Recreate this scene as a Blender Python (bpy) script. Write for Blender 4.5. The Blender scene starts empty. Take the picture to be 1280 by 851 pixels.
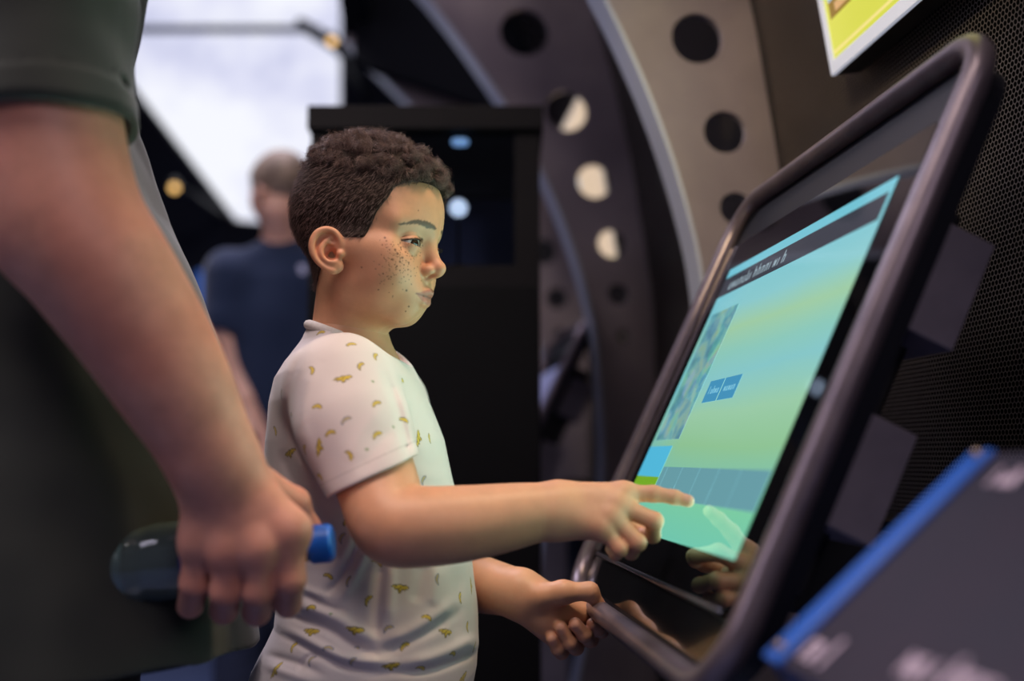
import bpy, bmesh, math, random
import numpy as np
from mathutils import Vector, Matrix

random.seed(7)
rng = np.random.default_rng(11)
SC = bpy.context.scene
COL = SC.collection
f4 = np.float32

# ------------------------------------------------------------------ camera frame of the place
LENS = 35.0
FPX = LENS / 36.0 * 1280.0
PITCH = math.radians(6.704)
CAM = np.array([0.0, 0.0, 0.93])
CF = np.array([0, math.cos(PITCH), math.sin(PITCH)])
CU = np.array([0, -math.sin(PITCH), math.cos(PITCH)])
CR = np.array([1.0, 0, 0])


def ray(px, py):
    return CF + (px - 640) / FPX * CR - (py - 425.5) / FPX * CU


def P(px, py, d):
    """point of the place at depth d along the sight line of a pixel"""
    return CAM + d * ray(px, py)


def proj(p):
    q = np.asarray(p, float) - CAM
    d = q @ CF
    return 640 + FPX * (q @ CR) / d, 425.5 - FPX * (q @ CU) / d, d


# ------------------------------------------------------------------ signed distance modelling
def vlen(a):
    return np.sqrt(np.einsum('ij,ij->i', a, a))


def smin(a, b, k):
    h = np.maximum(k - np.abs(a - b), 0)
    return np.minimum(a, b) - h * h / (4 * k)


def smax(a, b, k):
    h = np.maximum(k - np.abs(a - b), 0)
    return np.maximum(a, b) + h * h / (4 * k)


def A3(v):
    return np.asarray(v, f4)


def sph(p, c, r):
    return vlen(p - A3(c)) - f4(r)


def cone(p, a, b, r1, r2):
    """capsule whose radius runs from r1 to r2"""
    a = A3(a); b = A3(b)
    ab = b - a
    t = np.clip(((p - a) @ ab) / max(float(ab @ ab), 1e-12), 0, 1)
    q = p - a - t[:, None] * ab
    return vlen(q) - (f4(r1) + t * f4(r2 - r1))


def chain(p, pts, rs, k):
    d = None
    for i in range(len(pts) - 1):
        e = cone(p, pts[i], pts[i + 1], rs[i], rs[i + 1])
        d = e if d is None else smin(d, e, k)
    return d


def ell(p, c, r, rot=None):
    q = p - A3(c)
    if rot is not None:
        q = q @ np.asarray(rot, f4)
    r = A3(r)
    k0 = vlen(q / r)
    k1 = vlen(q / (r * r))
    return np.where(k1 > 1e-9, k0 * (k0 - 1) / np.maximum(k1, 1e-9), -r.min()).astype(f4)


def loft(p, zs, cx, cy, rx, ry, ex=2.3):
    """upright body of rounded cross-sections given at heights zs"""
    z = p[:, 2]
    X = np.interp(z, zs, cx); Y = np.interp(z, zs, cy); RX = np.interp(z, zs, rx); RY = np.interp(z, zs, ry)
    u = np.abs((p[:, 0] - X) / RX) + 1e-6
    v = np.abs((p[:, 1] - Y) / RY) + 1e-6
    s = u ** ex + v ** ex
    g = s ** (1 / ex)
    gx = (u / g) ** (ex - 1) / RX
    gy = (v / g) ** (ex - 1) / RY
    d = (g - 1) / np.sqrt(gx * gx + gy * gy)
    dz = np.maximum(zs[0] - z, z - zs[-1])
    return np.maximum(d, dz).astype(f4)


def rotm(ax, deg):
    return np.array(Matrix.Rotation(math.radians(deg), 3, ax))


_C8 = np.array([[i, j, k] for i in (0, 1) for j in (0, 1) for k in (0, 1)], np.int64)


def sdf_eval(f, pts, chunk=400000):
    return np.concatenate([f(pts[i:i + chunk]) for i in range(0, len(pts), chunk)]) if len(pts) else np.zeros(0, f4)


def sdf_mesh(f, lo, hi, h, slack=1.45, project=1):
    """surface of f = 0 inside a box as vertices and quads, cells of size h"""
    lo = np.asarray(lo, float); hi = np.asarray(hi, float)
    n = np.ceil((hi - lo) / (16 * h)).astype(int)
    g = np.stack(np.meshgrid(*[np.arange(k) for k in n], indexing='ij'), -1).reshape(-1, 3).astype(np.int64)
    size = 16
    while True:
        H = size * h
        d = sdf_eval(f, (lo + (g + .5) * H).astype(f4))
        g = g[np.abs(d) < H * .87 * slack]
        if size == 1:
            break
        g = (g[:, None, :] * 2 + _C8[None]).reshape(-1, 3)
        size //= 2
    M = np.int64(1 << 20)
    key = lambda a: (a[..., 0] * M + a[..., 1]) * M + a[..., 2]
    cor = (g[:, None, :] + _C8[None])
    ck = key(cor)
    uk, inv = np.unique(ck.ravel(), return_inverse=True)
    uc = np.stack([uk // (M * M), (uk // M) % M, uk % M], -1)
    val = sdf_eval(f, (lo + uc * h).astype(f4)).astype(float)
    cv = val[inv].reshape(-1, 8)
    act = (cv.min(1) < 0) & (cv.max(1) >= 0)
    g = g[act]; cv = cv[act]
    # one vertex per cell: mean of the edge crossings
    acc = np.zeros((len(g), 3)); cnt = np.zeros(len(g))
    E = [(a, b) for a in range(8) for b in range(a + 1, 8) if np.abs(_C8[a] - _C8[b]).sum() == 1]
    for a, b in E:
        va, vb = cv[:, a], cv[:, b]
        m = (va < 0) != (vb < 0)
        t = np.where(m, va / np.where(m, va - vb, 1), 0)
        acc += np.where(m[:, None], _C8[a] + t[:, None] * (_C8[b] - _C8[a]), 0)
        cnt += m
    V = lo + (g + acc / cnt[:, None]) * h
    gk = key(g)
    o = np.argsort(gk)
    gks = gk[o]

    def find(q):
        kq = key(q)
        i = np.clip(np.searchsorted(gks, kq), 0, len(gks) - 1)
        ok = gks[i] == kq
        return o[i], ok
    Q = []
    for ax in range(3):
        b = 1 << (2 - ax)
        va, vb = cv[:, 0], cv[:, b]
        m = (va < 0) != (vb < 0)
        gg = g[m]
        s = (va[m] < 0)
        e1 = np.zeros(3, np.int64); e1[(ax + 1) % 3] = 1
        e2 = np.zeros(3, np.int64); e2[(ax + 2) % 3] = 1
        i0, k0 = find(gg); i1, k1 = find(gg - e1); i2, k2 = find(gg - e1 - e2); i3, k3 = find(gg - e2)
        ok = k0 & k1 & k2 & k3
        q = np.stack([i0, i1, i2, i3], -1)
        q[~s] = q[~s][:, ::-1]
        Q.append(q[ok])
    Q = np.concatenate(Q)
    for _ in range(project):
        e = h * .35
        T = np.array([[1, 1, 1], [1, -1, -1], [-1, 1, -1], [-1, -1, 1]], float) * e
        fs = [sdf_eval(f, (V + t).astype(f4)).astype(float) for t in T]
        G = sum(t[None] * v[:, None] for t, v in zip(T, fs)) / (4 * e * e)
        f0 = sum(fs) / 4
        gl = (G * G).sum(1)
        st = -f0[:, None] * G / np.maximum(gl, .2)[:, None]
        sl = np.sqrt((st * st).sum(1))
        st *= np.minimum(1, .6 * h / np.maximum(sl, 1e-12))[:, None]
        V = V + st
    return V, Q


def relax(V, Q, n=2, lam=.5):
    for _ in range(n):
        acc = np.zeros_like(V); c = np.zeros(len(V))
        for a in range(4):
            b = (a + 1) % 4
            np.add.at(acc, Q[:, a], V[Q[:, b]]); np.add.at(acc, Q[:, b], V[Q[:, a]])
            np.add.at(c, Q[:, a], 1); np.add.at(c, Q[:, b], 1)
        V = V + lam * (acc / np.maximum(c, 1)[:, None] - V)
    return V


def join(parts):
    Vs, Qs, o = [], [], 0
    for V, Q in parts:
        Vs.append(V); Qs.append(Q + o); o += len(V)
    return np.concatenate(Vs), np.concatenate(Qs)


def crom(pts, n=4):
    """smooth path through points"""
    p = np.asarray(pts, float)
    p = np.concatenate([[2 * p[0] - p[1]], p, [2 * p[-1] - p[-2]]])
    out = []
    for i in range(1, len(p) - 2):
        for k in range(n):
            t = k / n
            out.append(.5 * (2 * p[i] + (p[i + 1] - p[i - 1]) * t + (2 * p[i - 1] - 5 * p[i] + 4 * p[i + 1] - p[i + 2]) * t * t
                             + (3 * p[i] - p[i - 1] - 3 * p[i + 1] + p[i + 2]) * t ** 3))
    out.append(p[-2])
    return np.array(out)


def blend(c, w, col):
    return c * (1 - w[:, None]) + np.asarray(col, float) * w[:, None]


def sstep(a, b, x):
    t = np.clip((x - a) / (b - a), 0, 1)
    return t * t * (3 - 2 * t)


def vnoise(p, seed=0):
    """smooth value noise at points"""
    p = np.asarray(p, float)
    i = np.floor(p).astype(np.int64); f = p - i
    f = f * f * (3 - 2 * f)
    def h(a):
        n = (a[:, 0] * 73856093) ^ (a[:, 1] * 19349663) ^ (a[:, 2] * 83492791) ^ (seed * 2654435761)
        n = (n ^ (n >> 13)) * 1274126177
        return ((n ^ (n >> 16)) & 0xffff) / 65535.0
    r = 0
    for c in _C8:
        w = np.prod(np.where(c, f, 1 - f), 1)
        r = r + w * h(i + c)
    return r


def proj_many(V):
    q = V - CAM
    d = q @ CF
    return 640 + FPX * (q @ CR) / d, 425.5 - FPX * (q @ CU) / d, d


# ------------------------------------------------------------------ objects
def link(o, parent=None):
    COL.objects.link(o)
    if parent is not None:
        o.parent = parent
        o.matrix_parent_inverse = Matrix.Identity(4)
    return o


def wloc(o):
    """world place of an object's origin (parents here are only ever moved, not turned)"""
    p = np.zeros(3)
    while o is not None:
        p += np.array(o.location); o = o.parent
    return p


def biggest(V, Q):
    """the largest connected piece"""
    lab = np.arange(len(V))
    for _ in range(400):
        m = lab[Q].min(1)
        new = lab.copy()
        for k in range(4):
            np.minimum.at(new, Q[:, k], m)
        new = new[new]
        if (new == lab).all(): break
        lab = new
    u, c = np.unique(lab, return_counts=True)
    keep = lab == u[c.argmax()]
    idx = np.cumsum(keep) - 1
    return V[keep], idx[Q[keep[Q].all(1)]]


def np_mesh(name, V, Q, mat, parent=None, cols=None, smooth=True, origin=None):
    me = bpy.data.meshes.new(name)
    V = np.asarray(V, float)
    org = (wloc(parent) if parent is not None else np.zeros(3)) if origin is None else np.asarray(origin, float)
    me.vertices.add(len(V)); me.vertices.foreach_set('co', (V - org).astype(f4).ravel())
    k = Q.shape[1]
    me.loops.add(len(Q) * k); me.loops.foreach_set('vertex_index', Q.astype(np.int32).ravel())
    me.polygons.add(len(Q)); me.polygons.foreach_set('loop_start', np.arange(0, len(Q) * k, k, dtype=np.int32))
    me.polygons.foreach_set('use_smooth', np.full(len(Q), smooth))
    me.update(calc_edges=True)
    for an, c in (cols or {}).items():
        c = np.asarray(c, f4)
        if c.ndim == 1:
            at = me.attributes.new(an, 'FLOAT', 'POINT'); at.data.foreach_set('value', c)
        else:
            at = me.color_attributes.new(an, 'FLOAT_COLOR', 'POINT')
            at.data.foreach_set('color', np.concatenate([c, np.ones((len(c), 1), f4)], 1).ravel())
    if mat is not None:
        me.materials.append(mat)
    o = bpy.data.objects.new(name, me)
    link(o, parent)
    o.location = Vector(org - wloc(parent))
    return o


def bm_obj(name, bm, mat, parent=None, smooth=False, origin=None, auto=None):
    """bm is in world coordinates; origin gives the object's own origin"""
    org = Vector(origin) if origin is not None else Vector(wloc(parent))
    bmesh.ops.translate(bm, verts=bm.verts, vec=-org)
    bmesh.ops.recalc_face_normals(bm, faces=bm.faces)
    me = bpy.data.meshes.new(name)
    bm.to_mesh(me); bm.free()
    for p_ in me.polygons:
        p_.use_smooth = smooth
    if mat is not None:
        me.materials.append(mat)
    o = bpy.data.objects.new(name, me)
    link(o, parent)
    o.location = org - Vector(wloc(parent))
    if auto:
        try:
            me.set_sharp_from_angle(angle=math.radians(auto))
        except Exception:
            pass
    return o


def thing(name, loc, label, cat, group=None):
    o = bpy.data.objects.new(name, None)
    o.empty_display_size = .05
    o.location = Vector(loc)
    link(o)
    tag(o, label, cat, group)
    return o


def tag(o, label=None, cat=None, group=None, kind=None):
    if label: o['label'] = label
    if cat: o['category'] = cat
    if group: o['group'] = group
    if kind: o['kind'] = kind
    return o


def frame_m(o, x, y, z):
    """4x4 matrix with columns x, y, z and origin o"""
    return Matrix(((x[0], y[0], z[0], o[0]), (x[1], y[1], z[1], o[1]), (x[2], y[2], z[2], o[2]), (0, 0, 0, 1)))


def add_box(bm, lo, hi, M=None, bev=0.0, seg=2):
    r = bmesh.ops.create_cube(bm, size=1)
    vs = r['verts']
    lo = Vector(lo); hi = Vector(hi)
    for v in vs:
        v.co = Vector(((lo[i] + hi[i]) / 2 + v.co[i] * (hi[i] - lo[i])) for i in range(3))
    if bev:
        es = list({e for v in vs for e in v.link_edges})
        rr = bmesh.ops.bevel(bm, geom=es, offset=bev, segments=seg, affect='EDGES', profile=.6)
        vs = list({v for f in rr['faces'] for v in f.verts} | {v for v in vs if v.is_valid})
    if M is not None:
        bmesh.ops.transform(bm, matrix=M, verts=[v for v in vs if v.is_valid])
    return vs


def add_tube(bm, pts, r, seg=14, closed=False, caps=True):
    pts = [Vector(p) for p in pts]
    n = len(pts)
    rs = r if hasattr(r, '__len__') else [r] * n
    rings = []
    up = None
    for i, p in enumerate(pts):
        if closed:
            t = (pts[(i + 1) % n] - pts[i - 1]).normalized()
        else:
            t = (pts[min(i + 1, n - 1)] - pts[max(i - 1, 0)]).normalized()
        if up is None:
            up = t.orthogonal().normalized()
        up = (up - t * up.dot(t)).normalized()
        s = t.cross(up)
        rings.append([bm.verts.new(p + (up * math.cos(a) + s * math.sin(a)) * rs[i]) for a in [2 * math.pi * k / seg for k in range(seg)]])
    for i in range(n if closed else n - 1):
        a = rings[i]; b = rings[(i + 1) % n]
        off = 0
        if closed and i == n - 1:
            off = min(range(seg), key=lambda o_: sum((a[k].co - b[(k + o_) % seg].co).length for k in range(seg)))
        for k in range(seg):
            bm.faces.new((a[k], a[(k + 1) % seg], b[(k + 1 + off) % seg], b[(k + off) % seg]))
    if caps and not closed:
        bm.faces.new(rings[0][::-1]); bm.faces.new(rings[-1])
    return rings


def add_lathe(bm, prof, M=None, seg=40):
    """prof: (radius, height) pairs turned about z"""
    rings = []
    for r, z in prof:
        if r < 1e-6:
            rings.append([bm.verts.new((0, 0, z))])
        else:
            rings.append([bm.verts.new((r * math.cos(2 * math.pi * k / seg), r * math.sin(2 * math.pi * k / seg), z)) for k in range(seg)])
    for a, b in zip(rings, rings[1:]):
        if len(a) == 1 and len(b) == 1: continue
        for k in range(seg):
            if len(a) == 1: bm.faces.new((a[0], b[k], b[(k + 1) % seg]))
            elif len(b) == 1: bm.faces.new((a[k], a[(k + 1) % seg], b[0]))
            else: bm.faces.new((a[k], a[(k + 1) % seg], b[(k + 1) % seg], b[k]))
    vs = [v for r in rings for v in r]
    if M is not None:
        bmesh.ops.transform(bm, matrix=M, verts=vs)
    return vs


def add_prism(bm, poly, h0, h1, M=None):
    """polygon in xy raised from z = h0 to z = h1"""
    a = [bm.verts.new((x, y, h0)) for x, y in poly]
    b = [bm.verts.new((x, y, h1)) for x, y in poly]
    n = len(poly)
    bm.faces.new(a[::-1]); bm.faces.new(b)
    for i in range(n):
        bm.faces.new((a[i], a[(i + 1) % n], b[(i + 1) % n], b[i]))
    if M is not None:
        bmesh.ops.transform(bm, matrix=M, verts=a + b)
    return a + b


def rrect(w, h, r, seg=6, cx=0, cy=0):
    pts = []
    for sx, sy, a0 in ((1, 1, 0), (-1, 1, 90), (-1, -1, 180), (1, -1, 270)):
        for k in range(seg + 1):
            a = math.radians(a0 + 90 * k / seg)
            pts.append((cx + sx * (w / 2 - r) + r * math.cos(a), cy + sy * (h / 2 - r) + r * math.sin(a)))
    return pts


# ------------------------------------------------------------------ materials
def srgb(r, g, b):
    return tuple(((c / 255) / 12.92 if c / 255 <= .04045 else ((c / 255 + .055) / 1.055) ** 2.4) for c in (r, g, b))


def mat(name, col=(.5, .5, .5), rough=.5, metal=0, emit=None, es=1, trans=0, ior=1.45, sheen=0, coat=0, spec=.5):
    m = bpy.data.materials.new(name); m.use_nodes = True
    b = m.node_tree.nodes['Principled BSDF']
    b.inputs['Base Color'].default_value = (*col, 1)
    b.inputs['Roughness'].default_value = rough
    b.inputs['Metallic'].default_value = metal
    b.inputs['IOR'].default_value = ior
    b.inputs['Specular IOR Level'].default_value = spec
    b.inputs['Transmission Weight'].default_value = trans
    b.inputs['Coat Weight'].default_value = coat
    if sheen:
        b.inputs['Sheen Weight'].default_value = sheen
    if emit:
        b.inputs['Emission Color'].default_value = (*emit, 1); b.inputs['Emission Strength'].default_value = es
    return m


class NT:
    """short hand for building a node tree"""
    def __init__(s, m):
        s.t = m.node_tree; s.b = s.t.nodes.get('Principled BSDF')

    def n(s, typ, **kw):
        x = s.t.nodes.new(typ)
        for k, v in kw.items():
            if k.startswith('i_'):
                key = k[2:]
                x.inputs[int(key) if key.isdigit() else key].default_value = v
            else:
                setattr(x, k, v)
        return x

    def l(s, a, b):
        s.t.links.new(a, b)

    def math(s, op, a, b=None):
        x = s.t.nodes.new('ShaderNodeMath'); x.operation = op
        for i, q in enumerate((a, b)):
            if q is None: continue
            if isinstance(q, (int, float)): x.inputs[i].default_value = q
            else: s.l(q, x.inputs[i])
        return x.outputs[0]

    def mix(s, fac, a, b, mode='MIX'):
        x = s.t.nodes.new('ShaderNodeMix'); x.data_type = 'RGBA'; x.blend_type = mode
        for i, q in ((0, fac), (6, a), (7, b)):
            if isinstance(q, (int, float)): x.inputs[i].default_value = q
            elif isinstance(q, tuple): x.inputs[i].default_value = (*q[:3], 1)
            else: s.l(q, x.inputs[i])
        return x.outputs[2]

    def ramp(s, fac, stops):
        x = s.t.nodes.new('ShaderNodeValToRGB')
        e = x.color_ramp.elements
        while len(e) < len(stops): e.new(.5)
        for q, (p_, c) in zip(e, stops):
            q.position = p_; q.color = (*c, 1)
        s.l(fac, x.inputs[0])
        return x.outputs[0]


def noise_mat(name, c1, c2, scale, rough=.5, metal=0, bump=0, bscale=None, detail=4, **kw):
    """two colours mottled by noise"""
    m = mat(name, c1, rough, metal, **kw)
    t = NT(m)
    co = t.n('ShaderNodeTexCoord')
    nz = t.n('ShaderNodeTexNoise', i_Scale=scale, i_Detail=detail)
    t.l(co.outputs['Object'], nz.inputs['Vector'])
    r = t.ramp(nz.outputs['Fac'], [(.3, c1), (.7, c2)])
    t.l(r, t.b.inputs['Base Color'])
    if bump:
        n2 = t.n('ShaderNodeTexNoise', i_Scale=bscale or scale * 4, i_Detail=3)
        t.l(co.outputs['Object'], n2.inputs['Vector'])
        bp = t.n('ShaderNodeBump', i_Strength=bump, i_Distance=.002)
        t.l(n2.outputs['Fac'], bp.inputs['Height']); t.l(bp.outputs['Normal'], t.b.inputs['Normal'])
    return m


def clear_film(name, tint, rough, ior, glow_tint=None, hw=0):
    """thin clear wall: light goes straight through, with a mirror-like sheen at the rims"""
    m = bpy.data.materials.new(name); m.use_nodes = True
    t = NT(m); nt = m.node_tree
    nt.nodes.remove(nt.nodes['Principled BSDF'])
    out = nt.nodes['Material Output']
    a = t.n('ShaderNodeBsdfTransparent'); a.inputs[0].default_value = (*tint, 1)
    g = t.n('ShaderNodeBsdfGlossy'); g.inputs['Roughness'].default_value = max(rough, .02)
    fr = t.n('ShaderNodeFresnel', i_IOR=ior)
    mx = t.n('ShaderNodeMixShader')
    t.l(fr.outputs[0], mx.inputs[0]); t.l(a.outputs[0], mx.inputs[1]); t.l(g.outputs[0], mx.inputs[2])
    if glow_tint:  # diffuse share paints light caught in the wall
        dr = t.n('ShaderNodeBsdfDiffuse'); dr.inputs[0].default_value = (*glow_tint, 1)
        m2 = t.n('ShaderNodeMixShader'); m2.inputs[0].default_value = hw
        t.l(mx.outputs[0], m2.inputs[1]); t.l(dr.outputs[0], m2.inputs[2])
        mx = m2
    t.l(mx.outputs[0], out.inputs[0])
    return m
# ------------------------------------------------------------------ the hall: floor, leaning perforated wall, arched ribs
SU = np.array([0.1152402, -0.9933377, 0.0])            # along the wall, towards the viewer
SN = np.array([0.9933377, 0.1152402, 0.0])             # into the wall
SZ = np.array([0, 0, 1.0])
WPT = P(970, 200, 1.6)                                  # where the first rib meets the wall
W0 = WPT - SZ * WPT[2]                                  # the same line at the floor
RIB_STEP = .84


def wp(u, s, h):
    return W0 + SU * u + SN * s + SZ * h


RIB_IN = crom([(-.30, 0), (-.205, .30), (-.150, .546), (-.119, .80), (-.110, .952), (-.124, 1.19), (-.145, 1.309), (-.178, 1.425), (-.221, 1.541), (-.277, 1.662), (-.355, 1.80),
               (-.534, 2.045), (-.78, 2.29)], 4)
RIB_OUT = crom([(.0, 0), (.008, .45), (.015, .88), (.014, 1.26), (.0, 1.405), (-.016, 1.524), (-.039, 1.672), (-.10, 1.943), (-.20, 2.22), (-.42, 2.56), (-.78, 2.80)], 5)
RIB_HOLES = [(-.128, 1.60, .042), (-.086, 1.446, .0345), (-.071, 1.322, .026), (-.062, 1.22, .020), (-.196, 1.775, .051), (-.300, 1.972, .061), (-.49, 2.21, .070)]


def rib_web(u):
    """plate between the inner and outer curve with round holes cut through it"""
    bm = bmesh.new()
    outer = [Vector((s, h, 0)) for s, h in RIB_IN] + [Vector((s, h, 0)) for s, h in RIB_OUT[::-1]]
    loops = [outer] + [[Vector((s + r * math.cos(a), h + r * math.sin(a), 0)) for a in [2 * math.pi * k / 40 for k in range(40)]] for s, h, r in RIB_HOLES]
    from mathutils.geometry import delaunay_2d_cdt
    pts, edges = [], []
    for L in loops:
        o = len(pts)
        pts += [Vector((p.x, p.y)) for p in L]
        edges += [(o + i, o + (i + 1) % len(L)) for i in range(len(L))]
    vs, es, fs, *_ = delaunay_2d_cdt(pts, edges, [], 0, 1e-6)
    poly = [(p.x, p.y) for p in outer]

    def inside(x, y):
        c = False
        j = len(poly) - 1
        for i in range(len(poly)):
            if (poly[i][1] > y) != (poly[j][1] > y) and x < (poly[j][0] - poly[i][0]) * (y - poly[i][1]) / (poly[j][1] - poly[i][1]) + poly[i][0]:
                c = not c
            j = i
        return c
    keep = []
    for f in fs:
        cx = sum(vs[i].x for i in f) / len(f); cy = sum(vs[i].y for i in f) / len(f)
        if inside(cx, cy) and all((cx - s) ** 2 + (cy - h) ** 2 > (r * .995) ** 2 for s, h, r in RIB_HOLES):
            keep.append(f)
    t = .006
    A = [bm.verts.new(wp(u + t, v.x, v.y)) for v in vs]
    B = [bm.verts.new(wp(u - t, v.x, v.y)) for v in vs]
    cnt = {}
    for f in keep:
        bm.faces.new([A[i] for i in f]); bm.faces.new([B[i] for i in f][::-1])
        for i in range(len(f)):
            e = (f[i], f[(i + 1) % len(f)])
            cnt.setdefault(tuple(sorted(e)), []).append(e)
    for k, l in cnt.items():
        if len(l) == 1:
            a, b = l[0]
            bm.faces.new((A[b], A[a], B[a], B[b]))
    for v in [v for v in bm.verts if not v.link_faces]:
        bm.verts.remove(v)
    return bm


def rib_flange(u, d0=.008, d1=-.058, th=.006):
    bm = bmesh.new()
    rows = []
    n = len(RIB_IN)
    for i in range(n):
        t = RIB_IN[min(i + 1, n - 1)] - RIB_IN[max(i - 1, 0)]
        t /= np.linalg.norm(t)
        nr = np.array([-t[1], t[0]])
        p, q = RIB_IN[i], RIB_IN[i] + nr * th
        rows.append([bm.verts.new(wp(u + d0, *p)), bm.verts.new(wp(u + d1, *p)), bm.verts.new(wp(u + d1, *q)), bm.verts.new(wp(u + d0, *q))])
    for a, b in zip(rows, rows[1:]):
        for k in range(4):
            bm.faces.new((a[k], a[(k + 1) % 4], b[(k + 1) % 4], b[k]))
    bm.faces.new(rows[0]); bm.faces.new(rows[-1][::-1])
    return bm


def perforated_mat():
    m = mat('perforated_steel', (.03, .027, .027), .38, .85)
    t = NT(m)
    uv = t.n('ShaderNodeUVMap')
    sx = t.n('ShaderNodeSeparateXYZ'); t.l(uv.outputs[0], sx.inputs[0])
    pitch = .0062
    x = t.math('DIVIDE', sx.outputs[0], pitch); y = t.math('DIVIDE', sx.outputs[1], pitch * 1.732)

    def cell(o):
        fx = t.math('SUBTRACT', t.math('FRACT', t.math('ADD', x, o)), .5)
        fy = t.math('MULTIPLY', t.math('SUBTRACT', t.math('FRACT', t.math('ADD', y, o)), .5), 1.732)
        return t.math('SQRT', t.math('ADD', t.math('MULTIPLY', fx, fx), t.math('MULTIPLY', fy, fy)))
    d = t.math('MINIMUM', cell(0.0), cell(0.5))
    hole = t.n('ShaderNodeMapRange', i_1=.385, i_2=.455, i_3=1.0, i_4=0.0)
    t.l(d, hole.inputs[0])
    t.l(t.mix(hole.outputs[0], (.17, .145, .135), (.003, .003, .003)), t.b.inputs['Base Color'])
    t.l(t.math('MULTIPLY', t.math('SUBTRACT', 1, hole.outputs[0]), .5), t.b.inputs['Metallic'])
    t.l(t.math('ADD', t.math('MULTIPLY', hole.outputs[0], .6), .34), t.b.inputs['Roughness'])
    t.l(t.math('MULTIPLY', t.math('SUBTRACT', 1, hole.outputs[0]), .5), t.b.inputs['Specular IOR Level'])
    bp = t.n('ShaderNodeBump', i_Strength=.9, i_Distance=.0015)
    t.l(d, bp.inputs['Height']); t.l(bp.outputs['Normal'], t.b.inputs['Normal'])
    return m


def make_hall():
    dark = noise_mat('hall_dark_paint', srgb(24, 25, 32), srgb(18, 19, 25), 2, .8, spec=.15)
    navy = noise_mat('hall_back_paint', srgb(26, 30, 44), srgb(18, 21, 32), 1.5, .8, spec=.15)
    # floor
    fl = noise_mat('floor_vinyl', srgb(98, 112, 152), srgb(78, 92, 132), 3, .32)
    bm = bmesh.new(); add_box(bm, (-4.2, -2.0, -.05), (2.2, 6.2, 0))
    tag(bm_obj('floor', bm, fl), kind='structure')
    # leaning wall of perforated sheet
    n = len(RIB_OUT)
    me_rows = []
    bm = bmesh.new(); uvl = bm.loops.layers.uv.new('UVMap')
    arc = np.concatenate([[0], np.cumsum(np.linalg.norm(np.diff(RIB_OUT, axis=0), axis=1))])
    us = [1.7, -4.6]
    last = int(np.argmax(RIB_OUT[:, 1] > 2.55))
    fr = []
    for k in range(last + 1):
        s, h = RIB_OUT[k]
        fr.append([bm.verts.new(wp(u, s + .004, h)) for u in us])
    bk = [[bm.verts.new(wp(u, .12, RIB_OUT[k][1])) for u in us] for k in (0, last)]
    for k in range(last):
        f = bm.faces.new((fr[k][0], fr[k][1], fr[k + 1][1], fr[k + 1][0]))
        for lp, (uu, aa) in zip(f.loops, ((us[0], arc[k]), (us[1], arc[k]), (us[1], arc[k + 1]), (us[0], arc[k + 1]))):
            lp[uvl].uv = (uu, aa)
    bm.faces.new((bk[0][0], bk[1][0], bk[1][1], bk[0][1]))
    bm.faces.new((fr[-1][0], fr[-1][1], bk[1][1], bk[1][0]))
    bm.faces.new((fr[0][1], fr[0][0], bk[0][0], bk[0][1]))
    o = bm_obj('wall_right', bm, perforated_mat(), smooth=False)
    tag(o, kind='structure')
    # skirting along it
    bm = bmesh.new()
    add_box(bm, (0, 0, 0), (5.8, .012, .09), frame_m(wp(1.7, -.008, 0), Vector(-SU), Vector(-SN), Vector((0, 0, 1))))
    tag(bm_obj('baseboard_right', bm, dark), kind='structure')
    # back wall with an opening for the roof light, left wall, ceiling
    yb = 5.0
    win = [(60, -75), (430, -75), (429, 130), (402, 290), (291, 278), (148, 92)]
    def back(px, py):
        r = ray(px, py); t = (yb - CAM[1]) / r[1]
        p = CAM + r * t
        return (p[0], p[2])
    hole = [back(*q) for q in win]
    from mathutils.geometry import delaunay_2d_cdt
    rect = [(-4.2, 0), (1.2, 0), (1.2, 4.2), (-4.2, 4.2)]
    pts = [Vector(p) for p in rect + hole]
    edges = [(i, (i + 1) % 4) for i in range(4)] + [(4 + i, 4 + (i + 1) % len(hole)) for i in range(len(hole))]
    vs, es, fs, *_ = delaunay_2d_cdt(pts, edges, [], 0, 1e-6)

    def inpoly(x, y, poly):
        c = False; j = len(poly) - 1
        for i in range(len(poly)):
            if (poly[i][1] > y) != (poly[j][1] > y) and x < (poly[j][0] - poly[i][0]) * (y - poly[i][1]) / (poly[j][1] - poly[i][1]) + poly[i][0]:
                c = not c
            j = i
        return c
    bm = bmesh.new()
    A = [bm.verts.new((v.x, yb, v.y)) for v in vs]; B = [bm.verts.new((v.x, yb + .15, v.y)) for v in vs]
    cnt = {}
    for f in fs:
        cx = sum(vs[i].x for i in f) / len(f); cy = sum(vs[i].y for i in f) / len(f)
        if inpoly(cx, cy, hole): continue
        bm.faces.new([A[i] for i in f]); bm.faces.new([B[i] for i in f][::-1])
        for i in range(len(f)):
            e = (f[i], f[(i + 1) % len(f)]); cnt.setdefault(tuple(sorted(e)), []).append(e)
    for k, l in cnt.items():
        if len(l) == 1:
            a, b = l[0]; bm.faces.new((A[b], A[a], B[a], B[b]))
    tag(bm_obj('wall_back', bm, navy), kind='structure')
    # the pale glowing roof light: pane, frame, one bar across
    pane = mat('rooflight_pane', (.8, .8, .85), .4)
    t = NT(pane)
    co = t.n('ShaderNodeTexCoord')
    nz = t.n('ShaderNodeTexNoise', i_Scale=1.3, i_Detail=5, i_Roughness=.6)
    t.l(co.outputs['Object'], nz.inputs['Vector'])
    r = t.ramp(nz.outputs['Fac'], [(.28, srgb(188, 192, 224)), (.44, srgb(222, 224, 246)), (.58, srgb(245, 247, 255))])
    t.l(r, t.b.inputs['Emission Color']); t.b.inputs['Emission Strength'].default_value = 1.0
    t.b.inputs['Base Color'].default_value = (.1, .1, .1, 1)
    bm = bmesh.new()
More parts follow.
